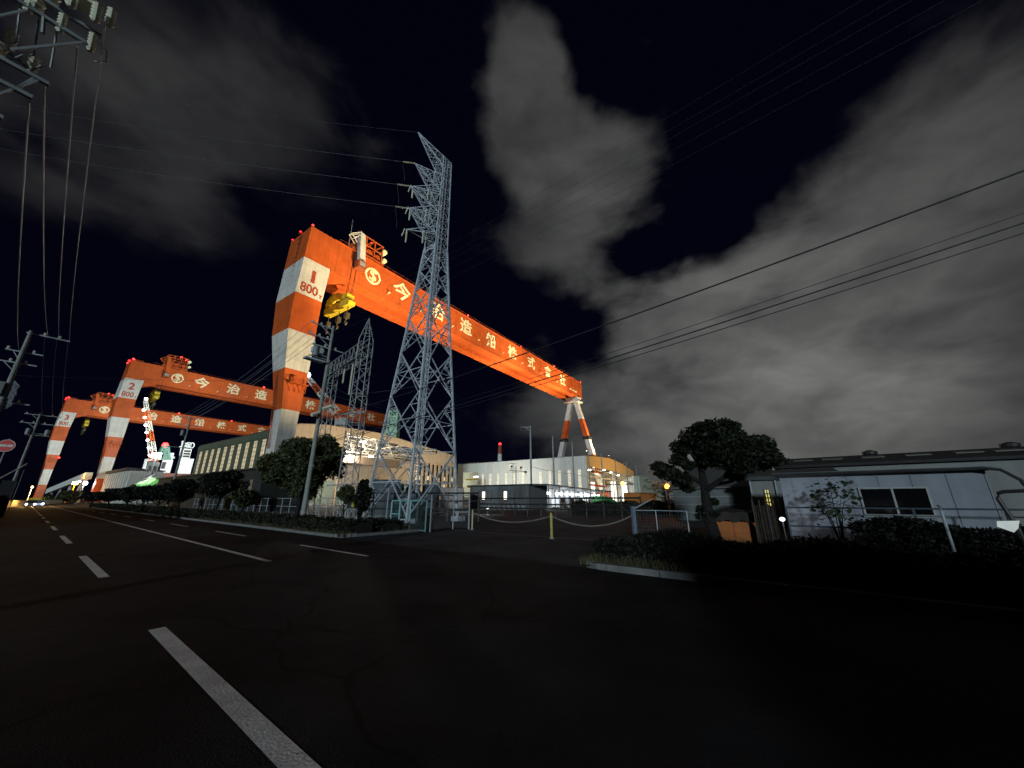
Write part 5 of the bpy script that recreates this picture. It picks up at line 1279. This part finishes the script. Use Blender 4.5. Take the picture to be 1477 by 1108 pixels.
# ---------------------------------------------------------------- ship, jib cranes and far left
def lattice_boom(m, a, b, w0, w1, n, chord=.25):
    a = V(a); b = V(b); x, y = m._frame(a, b); c4 = [(-1,-1),(1,-1),(1,1),(-1,1)]
    def P(c, f): w = (w0+(w1-w0)*f)/2; return a + (b-a)*f + x*c[0]*w + y*c[1]*w
    for k in range(n):
        f0, f1 = k/n, (k+1)/n; m.m = k//2 % 2 if m.alt else 0
        for i in range(4):
            m.beam(P(c4[i],f0), P(c4[i],f1), chord); j = (i+1) % 4
            m.beam(P(c4[i],f0), P(c4[j],f1), chord*.6); m.beam(P(c4[i],f1), P(c4[j],f1), chord*.6)
MB.alt = True
def jib_crane(label, base, px_foot, px_tip, D, lampcol, w, group='jib cranes', lamps=(), tower=None, Dtip=None):
    t = thing('jib_crane', label, 'jib crane', base); f = hd(*px_foot, D) - base; e = hd(*px_tip, Dtip or D) - base
    m = MB(); m.alt = True; lattice_boom(m, f, e, w*1.2, w*.55, 12, w*.12); m.build('boom', [ORANGE, WHITE], t)
    m = MB(); m.alt = False; lattice_boom(m, V((f.x,f.y,0)), f, w*1.5, w*1.4, 8, w*.13); m.build('tower', [WHITE], t)
    m = MB(); m.box(f.x-w*.8,f.x+w*.9,f.y-w*.8,f.y+w*.8,f.z-w*.9,f.z+w*.2); m.build('machinery_house', GALVD, t)
    MB().sph(e + V((0,0,w*.5)), w*.34, 8, 6).build('tip_lamp', LAMPS, t)
    for k in lamps: MB().sph(f + (e-f)*k + V((-w*.4,-w*.5,0)), w*.30, 8, 6).build('boom_lamp', LAMPS, t)
    return t
b_ = at_px(222, 720, 250)
jib_crane('red and white jib crane with a lamp lit boom rising left of the white ship', b_, (222,668), (210,578), 250, None, 1.8, lamps=(.12,.24,.36,.48,.6,.72,.84))
b_ = at_px(498, 720, 250)
jib_crane('red and white jib crane with a lamp at its tip seen behind the lattice portal', b_, (494,606), (444,545), 250, None, 4.0)
# green tower crane behind the tan hall
b_ = at_px(559, 700, 300); t = thing('green_tower_crane', 'pale green crane mast rising above the roof of the tan hall', 'tower crane', b_)
zt3 = hd(557,592,300).z; zb3 = hd(559,625,300).z
m = MB(); m.alt = False; lattice_boom(m, (0,0,0), (0,0,zt3), 10, 6.0, 12, 1.3)
GRN = mat('pale green crane paint', (.36,.62,.42), .5, var=.1, streak=.15); m.build('mast', [GRN], t)
MB().loft([[(-4,-2.5,zb3-4),(4,-2.5,zb3-4),(4,2.5,zb3-4),(-4,2.5,zb3-4)],[(-1.6,-1.6,zt3-4),(1.6,-1.6,zt3-4),(1.6,1.6,zt3-4),(-1.6,1.6,zt3-4)]]).build('slewing_body', GRN, t)
# ship under construction
DS = 300
sb = at_px(235, 720, DS); sh_ = thing('ship', 'white ship superstructure under floodlights between the trees and the striped hall', 'ship', sb, KROT)
SHW = mat('white ship paint', (.80,.83,.83), .45, var=.06, scale=.15, streak=.12)
inv = Matrix.Rotation(-KROT, 4, 'Z')
def sl(px, py, dD=0): return inv @ (hd(px, py, DS+dD) - sb)
a = sl(253,683); b = sl(278,661); x0, x1 = a.x, b.x
def blk(px0, px1, ytop, ybot, dep, name, mt, dD=0):
    p = sl(px0, ybot, dD); q = sl(px1, ytop, dD); u_ = (V((q.x,q.y,0)) - V((p.x,p.y,0))); w_ = V((-u_.y,u_.x,0)).normalized()*dep; zb_ = p.z; zt_ = q.z
    m = MB(); P0 = V((p.x,p.y,0)); m.loft([[P0+V((0,0,zb_)), P0+u_+V((0,0,zb_)), P0+u_+w_+V((0,0,zb_)), P0+w_+V((0,0,zb_))],[P0+V((0,0,zt_)), P0+u_+V((0,0,zt_)), P0+u_+w_+V((0,0,zt_)), P0+w_+V((0,0,zt_))]])
    return m.build(name, mt, sh_), P0, u_, zb_, zt_
hl_, P0, u_, zb_, zt_ = blk(196, 284, 684, 716, 60, 'hull', mat('red ship hull', (.18,.05,.04), .6, var=.15))
blk(252, 280, 662, 683.8, 16, 'accommodation_block', SHW)
wh_, P0, u_, zb_, zt_ = blk(261.5, 277, 648, 661.8, 10, 'wheelhouse', SHW, 1)
m = MB()
for k in range(3): 
    z = zb_ + (zt_-zb_)*(.16+.26*k); nn = u_.normalized(); o_ = V((u_.y,-u_.x,0)).normalized()*.12
    m.loft([[P0+u_*.08+o_+V((0,0,z)), P0+u_*.92+o_+V((0,0,z)), P0+u_*.92+o_*.2+V((0,0,z)), P0+u_*.08+o_*.2+V((0,0,z))],[P0+u_*.08+o_+V((0,0,z+1.1)), P0+u_*.92+o_+V((0,0,z+1.1)), P0+u_*.92+o_*.2+V((0,0,z+1.1)), P0+u_*.08+o_*.2+V((0,0,z+1.1))]])
m.build('window_band', DARK, wh_)
m = MB(); mt0 = sl(262,650,3); top = sl(264,636,3); m.beam((mt0.x,mt0.y,mt0.z-3),(top.x,top.y,top.z),1.0); 
for px, py in ((268,643),(272,642),(276.5,642.5)): q = sl(px,py,3); m.tube([q+V((1.3*math.cos(k*.785),0,1.6*math.sin(k*.785))) for k in range(9)], .35, 5); m.beam((q.x,q.y,q.z-1.6),(q.x,q.y,zt_),.35)
m.beam(sl(258,645,3), sl(270,643,3), .7); m.build('radar_mast', SHW, sh_)
blk(229, 250, 664, 683.8, 14, 'engine_casing', SHW, 5); blk(243, 251.5, 653.5, 664, 8, 'funnel', SHW, 6); blk(232, 240, 667, 676, 1, 'casing_door', DARK, 4.2)
m = MB(); m.alt = False; lattice_boom(m, sl(234,664,8), sl(239,643,8), 6, 2.2, 6, .8); q = sl(238,643,8)
gm = m.build('green_mast', [mat('sea green paint', (.20,.42,.34), .5, var=.1)], sh_); MB().sph(sl(238.5,642,8), 1.6).build('warning_lamp', RED, gm)
m = MB(); A_ = sl(226,664,10)
for p_, q_ in (((211,662),(205,692)),((211,662),(202,690)),((211,664),(252,660)),((200,686),(222,683)),((208,690),(222,682)),((196,688),(186,694)),((203,691),(218,684))): m.beam(sl(*p_,10), sl(*q_,10), 1.2)
m.build('derrick_frame', SHW, sh_)
gp = [hd(203,702,200), hd(221,692,215)]
t = thing('gangway', 'bright green glowing gangway sloping beside the ship', 'gangway', (gp[0].x,gp[0].y,0)); a = V((0,0,gp[0].z)); b = gp[1]-V((gp[0].x,gp[0].y,0))
MB().beam(a, b, 3.5, 1.6).build('walkway', emit('green glowing gangway', (.25,1,.22), .5, .2), t); MB().beam(a+V((0,0,2)), b+V((0,0,2)), .3).beam(a+V((0,0,-2.2)), b+V((0,0,-2.2)), .5).build('rail', SHW, t)  # walkway is no lamp: its floodlit green is put in as emission
MB().beam((a.x,a.y,0), a-V((0,0,1)), .5).build('support', GALVD, t); MB().beam((b.x,b.y,0), b-V((0,0,1)), .5).build('support', GALVD, t)
# floodlight mast by the ship and lamp posts at the road end
def mast_light(label, px, py, D, col, es, rad, power, tilt=None):
    p = at_px(px, 720, D); h = hd(px, py, D).z; t = thing('floodlight_mast', label, 'floodlight mast', p, 0, 'floodlight masts')
    m = MB(); m.cyl((0,0,0),(0,0,h-rad),rad*.45,rad*.25,10); m.build('mast', YELLOW if tilt else GALVD, t)
    m = MB(); m.box(-rad*1.6,rad*1.6,.0,rad*.6,h-rad*.8,h+rad*.8); m.build('lamp_frame', DARK, t)
    MB().box(-rad*1.5,rad*1.5,-rad*.35,-.01,h-rad*.7,h+rad*.7).build('lamp_face', emit('flood %s' % label[:12], col, es), t)
    o = point((0,0,0), power, col, rad); o.parent = t; o.location = (0,-rad*2.5,h); return t
mast_light('blinding white floodlight beside the red and white jib crane', 208, 656, 225, (1,.97,.88), 60, 1.3, 1500)
mast_light('orange floodlight mast at the far end of the road', 101, 697, 300, (1,.50,.12), 30, .9, 9000, True)
mast_light('white floodlight mast right of the orange one at the road end', 114, 697, 320, (.85,.93,1), 30, 1.1, 6000)
pl_ = at_px(91, 720, 290)
t = thing('lamp_column', 'thin pale column left of the orange floodlight at the road end', 'column', pl_); hh = hd(94,703,290).z
m = MB(); m.cyl((0,0,0),(1.4,0,hh),.35,.2,8); m.build('shaft', PALE, t); MB().cyl((0,0,-.1),(0,0,.3),.7,n=10).build('base', CONC, t)
rr = random.Random(31); yt = at_px(93, 719, 280); t = thing('lit_bush', 'bush glowing yellow under the orange floodlight at the road end', 'bush', yt)
m = MB(); 
for k in range(14): leaves(m, (rr.uniform(-5,5), rr.uniform(-3,3), rr.uniform(1.2,5)), (2,2,1.4), 120, .5, rnd=rr)
m.build('foliage', LEAF, t); MB().cyl((0,0,0),(0,0,3),.3,n=8).build('stem', BARK, t)
a = at_px(12, 720, 150); b = at_px(105, 719, 330)
t = thing('boundary_wall', 'low pale wall lit orange across the far end of the road', 'wall', a); d_ = b-a
L_ = d_.length; m = MB(); m.beam(V((0,0,.6)), d_+V((0,0,.9)), .3, 1.5); m.build('panel', mat('pale boundary wall', (.5,.42,.3), .8, var=.2, scale=.3), t)
m = MB(); m.beam(V((0,0,1.42)), d_+V((0,0,1.72)), .42, .12); m.build('coping', CONC, t)
o = point((0,0,0), 9000, (1,.55,.15), .4); tl_ = at_px(40, 720, 160)
t = thing('street_lamp', 'low orange street lamp lighting the wall at far left', 'street lamp', tl_); MB().cyl((0,0,0),(0,0,4.6),.09,.06,8).build('pole', GALVD, t); MB().sph((0,0,4.8),.22).build('lamp_head', emit('orange street glow', (1,.5,.1), 12), t); o.parent = t; o.location = (.8,-.8,4.4)
for px, D, lab, cw in ((46,140,'car with glaring white headlights approaching at the road end, left one','dark'),(58,150,'car with bluish headlights approaching at the road end, right one','white')):
    p = at_px(px, 722, D); rz = math.atan2(-p.y, -p.x); t = thing('car', lab, 'car', p, rz, 'cars at the road end')
    vm = mat('car paint ' + cw, (.08,.08,.09) if cw == 'dark' else (.6,.6,.6), .3, var=.02)
    m = MB(); m.prism([(-2.1,.3),(-2.1,.9),(-1.6,1.4),(.2,1.42),(.9,.98),(2.0,.82),(2.1,.32)], 'y', -.82, .82); m.build('body', vm, t)
    for x in (-1.3,1.3):
        for y in (-.84,.7): MB().cyl((x,y,.31),(x,y+.14,.31),.31,n=14).build('wheel', DARK, t)
    MB().loft([[(.25,-.7,1.38),(.25,.7,1.38),(.23,.7,1.36),(.23,-.7,1.36)],[(.9,-.74,1.0),(.9,.74,1.0),(.87,.74,.98),(.87,-.74,.98)]]).build('windscreen', DARK, t)
    for y in (-.58,.58): MB().sph((2.1,y,.66),.17 if cw == 'dark' else .2,10,8).build('headlight', emit('headlight '+cw, (1,1,1) if cw == 'dark' else (.6,.68,1), 14), t)
# yard floodlights that light the cranes (fixtures on hall roofs and yard masts)
flood(K(130,-27.2,24.5), K(75,0,76), 600000, WARMC, 'floodlight at the near corner of the pale hall roof', 70)
flood(K(160,-27.2,25.0), K(135,0,76), 540000, WARMC, 'floodlight on the ridge of the pale hall roof front', 75)
flood(K(185,-27.2,22.5), K(184,0,62), 260000, WARMC, 'floodlight on the right slope of the pale hall roof front', 80)
flood(K(30,-52,9.0), K(6,0,54), 230000, WARMC, 'floodlight on a pole beyond the substation', 60)
flood(K(34,-52,9.0), K(34,0,76), 560000, WARMC, 'second floodlight on the pole beyond the substation', 60)
flood(K(20,110,24), K(0,197,55), 200000, COOLC, 'floodlight in the yard behind the tan hall roof, left one', 70)
flood(K(50,110,24), K(70,197,75), 220000, COOLC, 'floodlight in the yard behind the tan hall roof, right one', 80)
flood(K(10,270,20), K(-8,357,50), 190000, COOLC, 'floodlight between the second and third cranes, left one', 75)
flood(K(40,270,20), K(60,357,74), 220000, COOLC, 'floodlight between the second and third cranes, right one', 80)
flood(K(70,240,20), K(90,357,74), 100000, COOLC, 'floodlight behind the ship', 80)
flood(K(36,-52,8.0), K(44,16,20), 170000, (1,.84,.62), 'added third floodlight on the pole beyond the substation, aimed at the tan hall', 75)  # unseen lamp added to brighten the tan hall front
flood(K(150,-75,4.0), K(160,-28,19), 90000, (1,.62,.22), 'added low floodlight before the pale hall aimed at its ochre front', 95)  # unseen lamp added to brighten the ochre fascia
pfl = K(32,-52,0); t = thing('floodlight_pole', 'pole carrying three floodlights beyond the substation', 'pole', pfl, KROT)
MB().cyl((0,0,-.1),(0,0,9.0),.16,.1,10).build('shaft', GALVD, t); MB().beam((-2.6,0,8.0),(4.6,0,8.0),.12).build('cross_arm', GALVD, t)
# added unseen block across the road: keeps the low moonlight off the near road
wb = thing('roadside_moonscreen', 'long dark workshop added unseen on the opposite roadside behind the viewpoint', 'moonscreen', R(-82,-9.5), ROADROT)
MB().box(0,5.5,0,76,-.05,3.6).build('wall', mat('dark workshop wall', (.08,.08,.08), .8, var=.2, streak=.2), wb)
MB().prism([(-.4,3.603),(5.9,3.603),(2.7,4.0)], 'y', -.4, 76.4).build('roof', ROOF, wb)
m = MB()
for i in range(9): m.box(5.504,5.56,3+8*i,5+8*i,1.0,2.1)
m.build('window', MATS['black window glass'], wb)
fp_ = at_px(236, 720, 264); fp_.z = hd(236,689,264).z; flood(fp_, hd(258,666,300), 60000, COOLC, 'added floodlight right of the jib crane aimed at the white ship', 80, post=fp_.z)  # extra lamp added to brighten the ship's white blocks
MB.alt = False
flood(K(97,2,7), K(127,18,12), 34000, (1,.95,.8), 'floodlight on a post lighting the long pale hall wall', 120, post=7)
